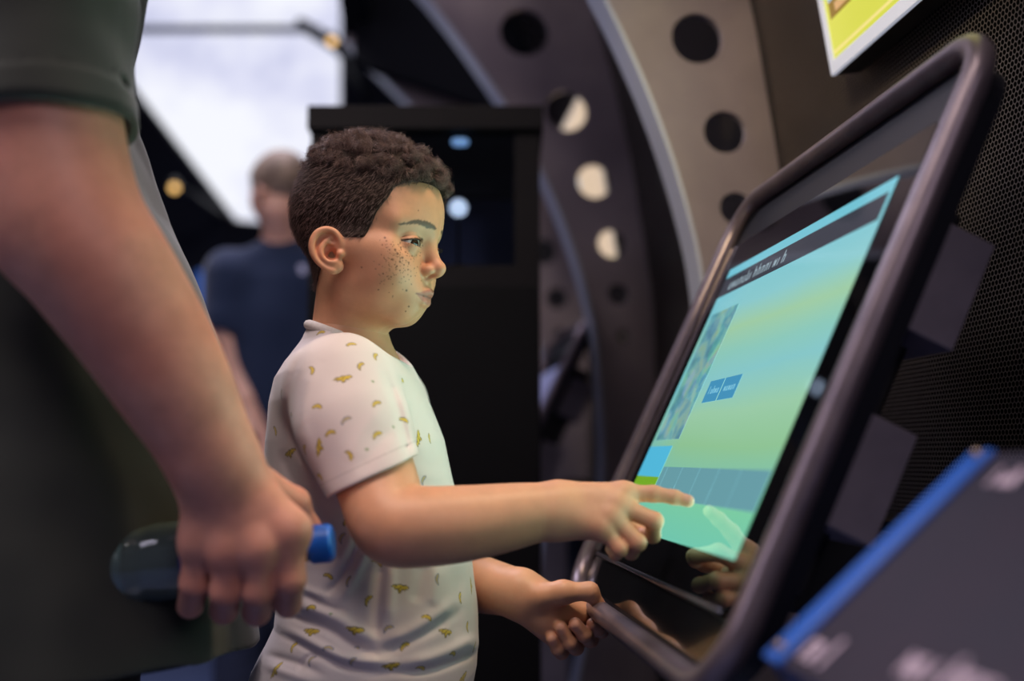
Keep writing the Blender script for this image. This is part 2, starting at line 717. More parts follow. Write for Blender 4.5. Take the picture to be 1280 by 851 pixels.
    cx = sum(p[0] for p in hole) / len(hole); cz = sum(p[1] for p in hole) / len(hole)
    add_prism(bm, [(p[0], p[1]) for p in hole], 0, .012, frame_m((0, yb + .07, 0), Vector((1, 0, 0)), Vector((0, 0, 1)), Vector((0, -1, 0))))
    w = tag(bm_obj('window_1', bm, pane, origin=(cx, yb, cz)), kind='structure')
    bar = mat('rooflight_bar', srgb(70, 76, 110), .5)
    bm = bmesh.new()
    p0, p1 = back(110, 33), back(400, 33)
    add_box(bm, (p0[0], yb + .02, p0[1] - .016), (p1[0], yb + .055, p0[1] + .016), bev=.004)
    bm_obj('window_bar', bm, bar, w)
    bm = bmesh.new()
    for i in range(len(hole)):
        a = Vector((hole[i][0], yb + .03, hole[i][1])); b = Vector((hole[(i + 1) % len(hole)][0], yb + .03, hole[(i + 1) % len(hole)][1]))
        add_tube(bm, [a, b], .022, 8)
    bm_obj('window_frame', bm, mat('rooflight_frame', srgb(40, 42, 54), .5), w)
    bm = bmesh.new(); add_box(bm, (-4.3, -2.0, 0), (-4.2, 5.15, 4.2))
    tag(bm_obj('wall_left', bm, navy), kind='structure')
    bm = bmesh.new(); add_box(bm, (-4.3, -2.0, 4.2), (1.6, 5.15, 4.3))
    tag(bm_obj('ceiling', bm, dark), kind='structure')
    bm = bmesh.new()
    add_box(bm, (0, 0, 0), (3.42, .09, .6), frame_m(wp(1.6, -.70, 2.31), Vector(-SU), Vector(-SN), Vector((0, 0, 1))))
    tag(bm_obj('trim_2', bm, dark), kind='structure')
    # dark board hanging from the ceiling beside the roof light
    q = [P(x, y, 3.0) for x, y in ((432, 44), (455, 60), (600, 112), (650, 128), (700, 60), (700, -140), (432, -140))]
    bm = bmesh.new()
    add_prism(bm, [(v[0], v[2] if i < 5 else 4.2) for i, v in enumerate(q)], 0, .06, frame_m((0, 3.08, 0), Vector((1, 0, 0)), Vector((0, 0, 1)), Vector((0, -1, 0))))
    tag(bm_obj('trim_1', bm, dark), kind='structure')
    # ribs
    web = noise_mat('rib_steel', srgb(184, 170, 174), srgb(154, 141, 148), 5, .40, .55, bump=.08, bscale=60)
    fl_m = mat('rib_flange_steel', srgb(214, 218, 236), .35, .35)
    labs = ['curved steel rib with round holes standing right behind the touchscreen', 'second curved steel rib, behind the dark cabinet and before the far kiosk', 'third curved steel rib, beyond the far kiosk, mostly hidden by the cabinet']
    for i, lab in enumerate(labs):
        u = -RIB_STEP * i
        t_ = thing('arched_rib', wp(u, -.1, 0), lab, 'rib', 'arched ribs along the perforated wall')
        bm_obj('web_plate', rib_web(u), web, t_)
        bm_obj('flange', rib_flange(u), fl_m, t_, smooth=False)
# ------------------------------------------------------------------ touchscreen kiosks
KC = np.array([0.22113094, 0.99796874, 1.00585112])
KU = SU.copy()
KN = np.array([-0.89540754, -0.10388006, 0.43295991]); KN /= np.linalg.norm(KN)
KY = np.cross(KN, KU)                                   # up along the face


def kiosk_materials():
    M = {}
    M['tube'] = noise_mat('kiosk_tube', srgb(128, 114, 120), srgb(112, 100, 108), 40, .33, .55)
    M['plate'] = mat('kiosk_plate', srgb(26, 27, 36), .35, .1, spec=.3)
    M['glass'] = mat('kiosk_black_glass', (.004, .004, .005), .035, coat=.4)
    M['ledge'] = mat('kiosk_ledge', (.006, .006, .007), .10, coat=.5)
    M['ridge'] = mat('kiosk_ridge_highlight', srgb(92, 92, 104), .22, .8)  # paler grey puts the bright reflected line into the ridge
    M['bracket'] = noise_mat('kiosk_bracket', srgb(158, 146, 156), srgb(142, 132, 142), 30, .5, .2)
    M['pedestal'] = mat('kiosk_pedestal', srgb(22, 21, 25), .55)
    M['copper'] = mat('kiosk_bolt', srgb(190, 140, 120), .3, .9)
    M['led'] = mat('kiosk_led', (.5, .6, .9), .3, emit=srgb(150, 180, 240), es=.9)

    def glow(name, c1, c2=None, es=1.0, grad=False):
        m = mat(name, (.004, .004, .004), .04, emit=c1, es=es, coat=.3)
        return m
    M['glow'] = glow
    # page background: pale bands of green and blue running across
    m = mat('page_background', (.004, .004, .004), .04, es=1.0, coat=.3)
    t = NT(m)
    co = t.n('ShaderNodeTexCoord')
    sx = t.n('ShaderNodeSeparateXYZ'); t.l(co.outputs['Object'], sx.inputs[0])
    nz = t.n('ShaderNodeTexNoise', i_Scale=2.2, i_Detail=3)
    mp = t.n('ShaderNodeMapping'); mp.inputs['Scale'].default_value = (.8, 4, 1)
    t.l(co.outputs['Object'], mp.inputs[0]); t.l(mp.outputs[0], nz.inputs['Vector'])
    y = t.math('ADD', sx.outputs[1], t.math('MULTIPLY', t.math('SUBTRACT', nz.outputs['Fac'], .5), .045))
    y = t.math('ADD', t.math('MULTIPLY', y, 1 / .344), .5)
    x = t.math('ADD', t.math('MULTIPLY', sx.outputs[0], 1 / .42), .5)
    rr = t.ramp(y, [(0, srgb(116, 204, 178)), (.12, srgb(126, 208, 166)), (.23, srgb(136, 198, 166)), (.30, srgb(146, 200, 152)), (.42, srgb(158, 208, 172)), (.52, srgb(138, 204, 206)),
                    (.60, srgb(144, 206, 192)), (.70, srgb(164, 210, 170)), (.80, srgb(144, 208, 212)), (1, srgb(118, 200, 218))])
    edge = t.n('ShaderNodeMapRange', i_1=.0, i_2=.3, i_3=1.0, i_4=0.0); t.l(x, edge.inputs[0])
    t.l(t.mix(t.math('MULTIPLY', edge.outputs[0], .45), rr, srgb(96, 190, 210)), t.b.inputs['Emission Color'])
    t.b.inputs['Emission Strength'].default_value = 1.0
    M['page'] = m
    # collage of photographs down the left side
    m = mat('page_pictures', (.004, .004, .004), .04, coat=.3)
    t = NT(m)
    co = t.n('ShaderNodeTexCoord')
    vo = t.n('ShaderNodeTexVoronoi', i_Scale=38); t.l(co.outputs['Object'], vo.inputs['Vector'])
    nz = t.n('ShaderNodeTexNoise', i_Scale=30, i_Detail=4); t.l(co.outputs['Object'], nz.inputs['Vector'])
    rr = t.ramp(nz.outputs['Fac'], [(.3, srgb(84, 140, 162)), (.45, srgb(112, 180, 196)), (.55, srgb(146, 204, 196)), (.7, srgb(168, 204, 160))])
    t.l(t.mix(.25, rr, vo.outputs['Color'], 'MULTIPLY'), t.b.inputs['Emission Color'])
    t.b.inputs['Emission Strength'].default_value = .9
    M['pics'] = m
    m = mat('page_pale', (.004, .004, .004), .05)
    t = NT(m)
    co = t.n('ShaderNodeTexCoord')
    nz = t.n('ShaderNodeTexNoise', i_Scale=4, i_Detail=2); t.l(co.outputs['Object'], nz.inputs['Vector'])
    t.l(t.ramp(nz.outputs['Fac'], [(.35, srgb(110, 104, 138)), (.5, srgb(122, 124, 168)), (.65, srgb(140, 172, 226))]), t.b.inputs['Emission Color'])
    t.b.inputs['Emission Strength'].default_value = .9
    M['pale'] = m
    return M


def scribble(bm, x, y, h, w, M, z0, z1, seed, gap=.35):
    """a short line of unreadable lettering: upright and slanted strokes"""
    g = random.Random(seed)
    cx = x
    while cx < x + w:
        k = h * g.choice([.62, .62, 1.0, .62, .9])
        s = h * .13
        add_box(bm, (cx, y, z0), (cx + s, y + k, z1), M)
        if g.random() < .75:
            add_box(bm, (cx, y + (k - s if g.random() < .5 else 0), z0), (cx + h * .42, y + (k if False else s), z1), M) if g.random() < .5 else add_box(bm, (cx, y + h * .5, z0), (cx + h * .42, y + h * .5 + s, z1), M)
            add_box(bm, (cx + h * .36, y, z0), (cx + h * .36 + s, y + h * .6, z1), M)
        cx += h * (.42 + gap)


def make_kiosk(M, off, label, group, wallet=True):
    O = KC + off
    K = frame_m(O, Vector(KU), Vector(KY), Vector(KN))
    base = O + SN * .19; base[2] = 0
    root = thing('touchscreen_kiosk', base, label, 'touchscreen kiosk', group)
    # bent tube running round
    bm = bmesh.new()
    add_tube(bm, [K @ Vector((x, y, 0)) for x, y in rrect(.561, .549, .055, 8, -.001, .0085)], .0115, 18, closed=True)
    bm_obj('tube_frame', bm, M['tube'], root, smooth=True)
    bm = bmesh.new()
    add_prism(bm, rrect(.545, .533, .048, 8, -.001, .0085), -.030, -.007, K)
    bm_obj('back_plate', bm, M['plate'], root)
    bm = bmesh.new()
    add_prism(bm, rrect(.506, .420, .008, 4, -.009, .002), -.0065, .0, K)
    gl = bm_obj('glass_panel', bm, M['glass'], root)
    bm = bmesh.new()
    add_prism(bm, rrect(.50, .036, .012, 4, -.005, -.233), -.0065, -.0035, K)
    bm_obj('ledge', bm, M['ledge'], root)
    bm = bmesh.new()
    add_tube(bm, [K @ Vector((x, -.2115, -.0012)) for x in (-.245, -.24, .22, .225)], [.0012, .0026, .0026, .0012], 12)
    bm_obj('ridge', bm, M['ridge'], root, smooth=True)
    # lit display and what is on the page
    Ks = K @ Matrix.Translation((0, 0, .0004))
    bm = bmesh.new()
    add_prism(bm, rrect(.4198, .3433, .001, 1), -.0002, 0, None)
    me = bpy.data.meshes.new('display'); bm.to_mesh(me); bm.free(); me.materials.append(M['page'])
    disp = bpy.data.objects.new('display', me); link(disp, root)
    if not wallet:
        me.materials[0] = M['pale']
    disp.matrix_local = Matrix.Translation(-Vector(wloc(root))) @ Ks
    tag(disp, 'glowing blue green display page' if wallet else 'pale violet blue display page')

    def page(name, poly_or_fn, m, z=.0003, lab=None):
        bm = bmesh.new()
        if callable(poly_or_fn): poly_or_fn(bm)
        else: add_prism(bm, poly_or_fn, z - .0001, z, None)
        me = bpy.data.meshes.new(name); bm.to_mesh(me); bm.free(); me.materials.append(m)
        o = bpy.data.objects.new(name, me); link(o, disp)
        if lab: o['label'] = lab
        return o
    R = lambda x0, y0, x1, y1: [(x0, y0), (x1, y0), (x1, y1), (x0, y1)]
    if wallet:
        g = M['glow']
        page('title_bar', R(-.2085, .131, .2045, .158), g('page_title', srgb(58, 62, 72)), lab='dark title bar across the display')
        page('title_text', lambda bm: scribble(bm, -.178, .1375, .0155, .170, None, .0004, .0005, 3), g('page_title_text', srgb(150, 170, 180)))
        page('picture_strip', R(-.196, -.062, -.100, .106), M['pics'], lab='collage of photographs down the left of the display')
        for i, (x0, x1) in enumerate(((-.0735, -.0265), (-.0235, .026))):
            page('button', R(x0, -.020, x1, .006), g('page_button', srgb(70, 150, 192)), lab='blue button on the display')
            page('button_text', lambda bm: scribble(bm, x0 + .009, -.010, .009, .028, None, .0004, .0005, 7 + i), g('page_button_text', srgb(130, 196, 216)))
        tile = g('page_tile', srgb(106, 160, 170))
        xs = [(-.104, -.090), (-.0885, -.034), (-.0325, .026), (.0275, .084), (.0855, .143), (.1445, .2085)]
        for x0, x1 in xs:
            page('tile', R(x0 - .006, -.1315, x1, -.0955), tile)
        page('sky_picture', R(-.2095, -.108, -.113, -.070), g('page_sky', srgb(84, 190, 226)))
        page('meadow_picture', R(-.2095, -.130, -.113, -.108), g('page_meadow', srgb(120, 176, 40)))
    # two box brackets on the right, arm, pedestal
    for y0, y1 in ((.059, .158), (-.115, -.017)):
        bm = bmesh.new()
        add_box(bm, (.05, y0, -.100), (.205, y1, -.030), K, bev=.002)
        br = bm_obj('bracket', bm, M['bracket'], root)
        bm = bmesh.new()
        add_box(bm, (.205, y0 + .03, -.040), (.209, y0 + .062, -.034), K, bev=.001)
        tag(bm_obj('hinge_pin', bm, M['copper'], br), 'copper hinge pin')
    bm = bmesh.new()
    add_box(bm, (-.20, -.17, -.085), (.16, .19, -.030), K, bev=.004)
    bm_obj('rear_housing', bm, M['pedestal'], root)
    bm = bmesh.new()
    b0 = O + SN * .19
    F = frame_m((b0[0], b0[1], 0), Vector(KU), Vector(SN), Vector((0, 0, 1)))
    add_box(bm, (-.10, -.055, .02), (.10, .045, .87), F, bev=.006)
    add_box(bm, (-.19, -.12, 0), (.19, .055, .02), F, bev=.004)
    add_box(bm, (-.08, -.17, .79), (.08, -.05, .86), F, bev=.005)
    bm_obj('pedestal', bm, M['pedestal'], root)
    return root


def wall_frame(u, v):
    """matrix on the leaning wall: x along it, y up it, z out into the hall"""
    lean = SZ - SN * .148; lean /= np.linalg.norm(lean)
    nrm = -np.cross(lean, SU) if np.cross(SU, lean) @ SN > 0 else np.cross(SU, lean)
    nrm = np.cross(SU, lean)
    if nrm @ SN > 0: nrm = -nrm
    o = WPT + SU * u + lean * v
    x = SU if np.cross(SU, lean) @ nrm > 0 else -SU
    return frame_m(o, Vector(x), Vector(lean), Vector(nrm)), (1 if x @ SU > 0 else -1)


def make_wall_screen(u0, v0, w, h, label, M):
    """lit picture in a pale border"""
    F, sg = wall_frame(u0 + w / 2, v0 + h / 2)
    root = thing('wall_display', F.translation, label, 'display', 'framed displays on the perforated wall')
    bm = bmesh.new()
    t = .017
    add_prism(bm, rrect(w, h, .003, 2), .002, .034, F)
    bm_obj('casing', bm, M['case'], root)
    bm = bmesh.new()
    for a in ((-w / 2, -h / 2, w / 2, -h / 2 + t), (-w / 2, h / 2 - t, w / 2, h / 2), (-w / 2, -h / 2 + t, -w / 2 + t * .7, h / 2 - t), (w / 2 - t * .7, -h / 2 + t, w / 2, h / 2 - t)):
        add_box(bm, (a[0], a[1], .034), (a[2], a[3], .040), F, bev=.0012)
    tag(bm_obj('border', bm, M['white'], root), 'pale grey border')
    bm = bmesh.new()
    add_box(bm, (-w / 2 + t * .7, -h / 2 + t, .0335), (w / 2 - t * .7, h / 2 - t, .0375), F)
    pg = bm_obj('picture', bm, M['yellow'], root)
    x0 = -w / 2 + .02; y0 = -h / 2 + t
    bm = bmesh.new(); add_box(bm, (x0 - .004, y0 + .007, .0375), (w / 2 - .02, y0 + .011, .0379), F)
    bm_obj('picture_line', bm, M['line'], pg)
    bm = bmesh.new(); add_box(bm, (x0 + .002, y0 + .072, .0375), (x0 + .085, y0 + .30, .0378), F)
    bm_obj('picture_sky', bm, M['sky'], pg)
    bm = bmesh.new(); add_box(bm, (x0 + .002, y0 + .050, .0375), (x0 + .085, y0 + .072, .0379), F)
    bm_obj('picture_caption', bm, M['ochre'], pg)
    bm = bmesh.new(); add_box(bm, (x0 + .018, y0 + .055, .0379), (x0 + .052, y0 + .066, .0382), F)
    bm_obj('caption_mark', bm, M['peach'], pg)
    return root


def make_lectern():
    """slanted reading panel in front, blue rim, dark print with white lettering"""
    ang = math.radians(41)
    ev = SN * math.cos(ang) + SZ * math.sin(ang)
    nr = np.cross(SU, ev)
    if nr[2] < 0: nr = -nr
    x = np.cross(ev, nr)
    o = P(957, 824, .60)
    F = frame_m(o, Vector(x), Vector(ev), Vector(nr))
    sg = 1 if x @ SU > 0 else -1
    W, H = .36, .188
    root = thing('reading_panel', (o[0] + .06 + SU[0] * W / 2, o[1] + SU[1] * W / 2, 0), 'slanted information panel with a blue rim in the lower right foreground', 'information panel')
    X = lambda a, b: (min(sg * a, sg * b), max(sg * a, sg * b))
    bm = bmesh.new(); a, b = X(0, W); add_box(bm, (a, 0, -.022), (b, H, -.001), F, bev=.004)
    bm_obj('board', bm, mat('panel_board', srgb(20, 60, 120), .4), root)
    bm = bmesh.new()
    blue = noise_mat('panel_blue_rim', srgb(28, 96, 190), srgb(20, 84, 176), 8, .35)
    a, b = X(0, .024); add_box(bm, (a, 0, -.001), (b, H, .004), F, bev=.0015)
    tag(bm_obj('rim', bm, blue, root), 'blue rim')
    pm = noise_mat('panel_print', srgb(33, 31, 45), srgb(44, 31, 46), 7, .55, spec=.25)
    bm = bmesh.new(); a, b = X(.024, W - .01); add_box(bm, (a, .001, -.001), (b, H - .001, .001), F)
    pr = bm_obj('print', bm, pm, root)
    wt = mat('panel_lettering', srgb(214, 190, 204), .6)
    for i, (xx, yy, hh, ww) in enumerate(((.032, .010, .024, .034), (.125, .025, .022, .06), (.115, -.0, .013, .04), (.045, .158, .016, .02), (.075, .166, .014, .05))):
        bm = bmesh.new()
        Fm = F @ Matrix.Scale(1, 4)
        if sg < 0:
            Fm = F @ Matrix.Diagonal((1, 1, 1, 1))
        scribble(bm, (xx if sg > 0 else -xx - ww), yy, hh, ww, F, .001, .0014, 20 + i, gap=.12)
        bm_obj('lettering', bm, wt, pr)
    chrome = mat('panel_chrome', srgb(150, 130, 110), .35, 1)
    for yy in (.010, H - .005):
        bm = bmesh.new()
        a = sg * .012
        add_lathe(bm, [(0, .0072), (.0026, .0068), (.0040, .0052), (.0042, .004)], F @ Matrix.Translation((a, yy, 0)), 18)
        tag(bm_obj('screw', bm, chrome, root, smooth=True), 'bright metal screw')
    bm = bmesh.new()
    c = o + ev * H * .55 + SU * W * .5
    G = frame_m((c[0], c[1], 0), Vector(SU), Vector(SN), Vector((0, 0, 1)))
    add_box(bm, (-.09, -.03, .015), (.09, .03, c[2] - .028), G, bev=.004)
    add_box(bm, (-.16, -.10, 0), (.16, .10, .015), G, bev=.004)
    bm_obj('stand', bm, mat('panel_stand', srgb(24, 24, 28), .5), root)
    return root


def make_cabinet():
    """dark show cabinet with a glazed opening"""
    Z = 1.75
    def X(px): return (px - 640) / FPX * Z
    yf = P(530, 300, Z)[1]
    x0, x1 = P(386, 300, Z)[0], P(675, 300, Z)[0]
    zt = P(530, 127, Z)[2]; zc = P(530, 158, Z)[2]; zs0 = P(530, 332, Z)[2]; zs1 = P(530, 358, Z)[2]
    wx0, wx1 = P(418, 300, Z)[0], P(643, 300, Z)[0]
    D = .37
    root = thing('show_cabinet', ((x0 + x1) / 2, yf + D / 2, 0), 'tall dark brown show cabinet with a glazed opening behind the boy', 'cabinet')
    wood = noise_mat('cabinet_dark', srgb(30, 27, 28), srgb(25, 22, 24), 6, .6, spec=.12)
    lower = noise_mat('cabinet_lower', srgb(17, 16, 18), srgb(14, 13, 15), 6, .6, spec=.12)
    bm = bmesh.new(); add_box(bm, (x0 - .006, yf - .012, zc), (x1 + .006, yf + D, zt), bev=.003)
    bm_obj('top_cap', bm, wood, root)
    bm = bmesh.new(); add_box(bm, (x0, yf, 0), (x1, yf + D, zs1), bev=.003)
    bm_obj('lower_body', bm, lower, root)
    bm = bmesh.new()
    add_box(bm, (x0, yf, zs1), (wx0, yf + .05, zc)); add_box(bm, (wx1, yf, zs1), (x1, yf + .05, zc)); add_box(bm, (wx0, yf, zs1), (wx1, yf + .05, zs0))
    add_box(bm, (x0, yf + .05, zs1), (x0 + .012, yf + D, zc)); add_box(bm, (x1 - .012, yf + .05, zs1), (x1, yf + D, zc)); add_box(bm, (x0, yf + D - .012, zs1), (x1, yf + D, zc))
    bm_obj('window_frame', bm, wood, root)
    lin = noise_mat('cabinet_lining', srgb(92, 112, 170), srgb(60, 76, 124), 5, .5)
    bm = bmesh.new(); add_box(bm, (x0 + .013, yf + D - .03, zs0), (x1 - .013, yf + D - .014, zc - .002))
    bm_obj('lining', bm, lin, root)
    bm = bmesh.new(); add_box(bm, (wx0, yf + .22, zc - .054), (wx1, yf + .28, zc - .018))
    bm_obj('shelf_beam', bm, mat('cabinet_beam', (.004, .004, .005), .6), root)
    bm = bmesh.new(); add_box(bm, (wx0, yf + .006, zs0), (wx1, yf + .011, zc))
    gm = clear_film('cabinet_glass', (.92, .94, .97), .02, 1.45)
    bm_obj('glass_pane', bm, gm, root)
    # globe lamp inside, and a glowing disc modelled for a lamp reflection
    g = P(573, 260, Z + .034)
    lt = thing('globe_lamp', (g[0], g[1], zs0 + .001), 'white globe lamp glowing inside the cabinet behind its glass', 'lamp')
    bm = bmesh.new(); bmesh.ops.create_uvsphere(bm, u_segments=32, v_segments=20, radius=.0165); bmesh.ops.translate(bm, verts=bm.verts, vec=Vector(g))
    bm_obj('globe', bm, mat('globe_glow', (.8, .8, .8), .4, emit=srgb(200, 220, 250), es=1.0), lt, smooth=True)
    bm = bmesh.new(); add_tube(bm, [(g[0], g[1], zs0 + .004), (g[0], g[1], g[2] - .015)], .0030, 10)
    add_lathe(bm, [(0, .006), (.015, .004), (.017, 0), (0, 0)], Matrix.Translation((g[0], g[1], zs0 + .001)), 24)
    bm_obj('stem', bm, lower, lt)
    g = P(575, 181, Z + .045)
    lt = thing('disc_reflection', (g[0], g[1], g[2]), 'small flat blue white glow for a lamp reflection under the cabinet top', 'lamp')
    bm = bmesh.new(); add_lathe(bm, [(0, 0), (.014, .001), (.0155, .004), (.0155, .008), (0, .008)], Matrix.Translation(Vector(g)), 28)
    bm_obj('lens', bm, mat('disc_reflection_glow', (.5, .6, .8), .4, emit=srgb(110, 150, 200), es=1.0), lt, smooth=False)  # emission stands for the lamp reflected in the glass
    bm = bmesh.new(); add_tube(bm, [(g[0], g[1], g[2] + .008), (g[0], g[1], zc)], .006, 10)
    bm_obj('stem', bm, lower, lt)
    return root


def make_spot(px, py, Z, aim, label, r=.021, es=2.2, arm=None):
    o = Vector(P(px, py, Z))
    ax = (Vector(aim) - o).normalized()
    q = ax.to_track_quat('Z', 'Y').to_matrix().to_4x4()
    F = Matrix.Translation(o) @ q
    root = thing('spotlight', o, label, 'spotlight', 'warm spotlights under the dark ceiling')
    blk = mat('spot_can', srgb(24, 24, 28), .5)
    bm = bmesh.new(); add_lathe(bm, [(r * .82, -.004), (r * 1.25, -.004), (r * 1.25, -.10), (r * .9, -.125), (0, -.125)], F, 24)
    bm_obj('can', bm, blk, root)
    bm = bmesh.new(); add_lathe(bm, [(0, .002), (r * .6, .0), (r, -.006), (r, -.02), (0, -.02)], F, 24)
    tag(bm_obj('lens', bm, mat('spot_lens', (.9, .7, .4), .4, emit=srgb(236, 184, 104), es=es), root, smooth=True), 'warm glowing lens')
    bm = bmesh.new()
    add_tube(bm, [F @ Vector((0, 0, -.07)), o + Vector((.03, .20, .02)), Vector((o[0] + .04, 5.02, o[2] + .03))], .014, 8)
    if arm is not None:
        add_tube(bm, [o + Vector((.03, .20, .02)), o + Vector((.0, .12, .03)), Vector(arm)], .030, 8)
    bm_obj('mounting_arm', bm, blk, root)
    return root
# ------------------------------------------------------------------ the boy's head (mm: x forward, y to his right, z up, 0 between the ears)
HO = P(450, 317, 1.06)
_ps, _th = math.radians(17.0), math.radians(3.0)
HX = np.array([math.cos(_ps) * math.cos(_th), -math.sin(_ps) * math.cos(_th), -math.sin(_th)])
HY = np.array([-math.sin(_ps), -math.cos(_ps), 0.0])
HZ = np.array([math.cos(_ps) * math.sin(_th), -math.sin(_ps) * math.sin(_th), math.cos(_th)])
HM = np.stack([HX, HY, HZ], 1)
EYE = (66.0, 27.5, 4.2)
EYE_R = 12.2


def to_head(p):
    return ((p - HO.astype(f4)) @ HM.astype(f4)) * f4(1000)


def from_head(q):
    return HO + (np.asarray(q, float) / 1000) @ HM.T


def ear_local(m):
    """ear frame: a backward, c upward, o outward"""
    an = math.radians(24)
    b = np.array([-math.cos(an), math.sin(an), 0]); o = np.array([math.sin(an), math.cos(an), 0]); u = np.array([0, 0, 1.0])
    ti = math.radians(9)
    b2 = b * math.cos(ti) - u * math.sin(ti); u2 = u * math.cos(ti) + b * math.sin(ti)
    e = (m - A3((9, 60.5, -10))) @ np.stack([b2, u2, o], 1).astype(f4)
    e[:, 1] /= f4(.80); e[:, 0] /= f4(.95)
    return e


_HELIX = crom([(-1, 3, 4.5, 2.6), (0, 14, 6, 3.2), (4.5, 23.5, 7, 3.4), (13, 28, 7.5, 3.5), (22.5, 24.5, 8, 3.4), (28.5, 13, 8.5, 3.3), (29, 0, 8, 3.1), (25, -11, 6.8, 2.8), (17.5, -20, 5.4, 3.0), (10, -25, 4.6, 3.6)], 4)
_ANTI = crom([(8, 19, 4, 1.8), (15, 13, 6, 2.3), (20, 5, 7, 2.6), (19.5, -5, 7, 2.7), (14, -12.5, 6.4, 2.7), (7, -14, 6.2, 2.7)], 4)


def ear_sdf(m):
    e = ear_local(m)
    d = ell(e, (14, 5, 3.5), (16.5, 24, 4.2))
    d = smin(d, ell(e, (8, -19, 3.2), (9.5, 9, 4)), 7)
    d = smax(d, -ell(e, (14, 6, 9.0), (11, 17.5, 5.6)), 2)
    d = smin(d, chain(e, _HELIX[:, :3], _HELIX[:, 3], 1.5), 2)
    d = smin(d, chain(e, _ANTI[:, :3], _ANTI[:, 3], 1.5), 3)
    d = smin(d, chain(e, [(15, 13, 6), (7, 9, 4.5)], [2.2, 1.8], 2), 2)
    d = smax(d, -ell(e, (10, -3, 8), (7.2, 8.5, 8.5)), 2)
    d = smin(d, ell(e, (0.5, -4, 6.0), (4.2, 5.2, 4)), 3)
    return d * f4(.85)


def head_sdf(q, ears=True):
    m = q.copy(); m[:, 1] = np.abs(m[:, 1])
    d = ell(q, (2, 0, 47), (79, 66, 71))
    d = smin(d, ell(q, (34, 0, 42), (52.5, 57, 48)), 20)
    d = smin(d, ell(q, (32, 0, -8), (43, 51, 60)), 22)
    d = smin(d, cone(m, (8, 36, -38), (48.5, 11, -57), 16, 15), 28)
    d = smin(d, sph(m, (54.5, 5, -60), 13.5), 12)
    d = smin(d, sph(m, (47, 31, -24), 25.5), 20)
    d = smin(d, cone(m, (50, 43, -5), (8, 57, -3), 12, 9), 20)
    d = smin(d, ell(q, (61, 0, -43), (19.5, 25, 17)), 14)
    d = smin(d, cone(m, (74, 6, 25), (58, 43, 25.5), 9.5, 8.5), 14)
    # eye sockets, eyeball bulge, lids
    d = smax(d, -ell(m, (90, 25, 4), (15.5, 16, 12.5)), 10)
    d = smax(d, -ell(m, (95, 45, 3), (28, 24, 11)), 9)
    d = smin(d, sph(m, EYE, 13.3), 4.5)
    ey = m - A3(EYE)
    er = vlen(ey)
    t = ey[:, 1] / np.where(ey[:, 1] > 0, 14.5, 13.2).astype(f4)
    wide = np.clip(1 - t * t, -1, 1)
    up = 3.5 * wide + .3; lo = -3.1 * wide + .3
    dal = np.maximum(ey[:, 2] - up, lo - ey[:, 2]) * .9
    crease = np.abs(ey[:, 2] - (5.2 * np.clip(1 - (t / 1.15) ** 2, -1, 1) + 2.8)) - .35
    d = smax(d, -np.maximum(np.maximum(crease, np.abs(t) * 13.5 - 13), np.maximum(12.9 - er, -ey[:, 0])), 1.6)
    # nose
    d = smin(d, cone(q, (77, 0, 13), (87.5, 0, -14), 6.0, 7.0), 10)
    d = smin(d, sph(q, (91.8, 0, -17.0), 6.3), 7)
    d = smin(d, ell(m, (81, 8.7, -20), (8.0, 5.6, 5.8)), 4.5)
    d = smin(d, cone(q, (90, 0, -21.5), (78.5, 0, -26.5), 4.0, 5), 4)
    d = smax(d, -ell(m, (85.5, 5.4, -26.0), (4.8, 2.6, 3.2)), 2)
    # mouth
    d = smin(d, chain(m, [(66, 20.5, -44.9), (73, 14, -43.4), (78.4, 7.5, -42.3), (80.6, 3.2, -41.4), (80.1, 0, -42.3)], [1.2, 2.8, 3.6, 4.0, 3.8], 3), 3)
    d = smin(d, chain(m, [(66, 20, -46.3), (72.4, 12.5, -49.2), (76.4, 6, -51.4), (77.2, 0, -51.8)], [1.2, 3.4, 4.3, 4.6], 3), 3)
    d = smax(d, -cone(q, (86.5, 0, -29), (85.6, 0, -37), 1.4, 1.8), 3)
    d = smax(d, -chain(m, [(67.5, 21.5, -45.7), (76.5, 14, -46.3), (83, 6, -46.8), (85, 0, -47.2)], [.4, .4, .35, .35], 1), .9)
    # eye opening last
    cut = np.maximum(np.maximum(dal, (EYE_R - .6) - er), -3 - ey[:, 0])
    d = smax(d, -cut, .5)
    e = (q[:, 0] < 34) & (q[:, 0] > -50) & (m[:, 1] > 40) & (np.abs(q[:, 2]) < 56)
    if ears and e.any():
        d[e] = smin(d[e], ear_sdf(m[e]), 3)
    return d


_HLX = [-110, -60, -40, -34, -23, -10, 0, 16, 34.5, 38, 45, 55, 60, 72, 95]
_HLZ = [-44, -42, -38, -34, -19, 8, 6, 3.0, 3.5, 14, 30, 45, 58, 67, 72]


def hair_zone(q):
    """how far (mm) inside the hairline"""
    x, z = q[:, 0], q[:, 2]
    zl = np.interp(x, _HLX, _HLZ)
    sl = np.where((x > 33.5) & (x < 60), .45, .85)
    return (z - zl) * sl


NECK0 = P(441, 350, 1.062); NECK1 = P(431, 470, 1.068)


def neck_sdf(p):
    return cone(p, NECK0, NECK1, .0365, .041)


def boy_head(p):
    d = head_sdf(to_head(p)) * f4(.001)
    return smin(d, neck_sdf(p), .027)
# ------------------------------------------------------------------ colours of the boy's skin, freckles, hair
SKIN = np.array(srgb(208, 151, 118)) * .97
FRECK = []


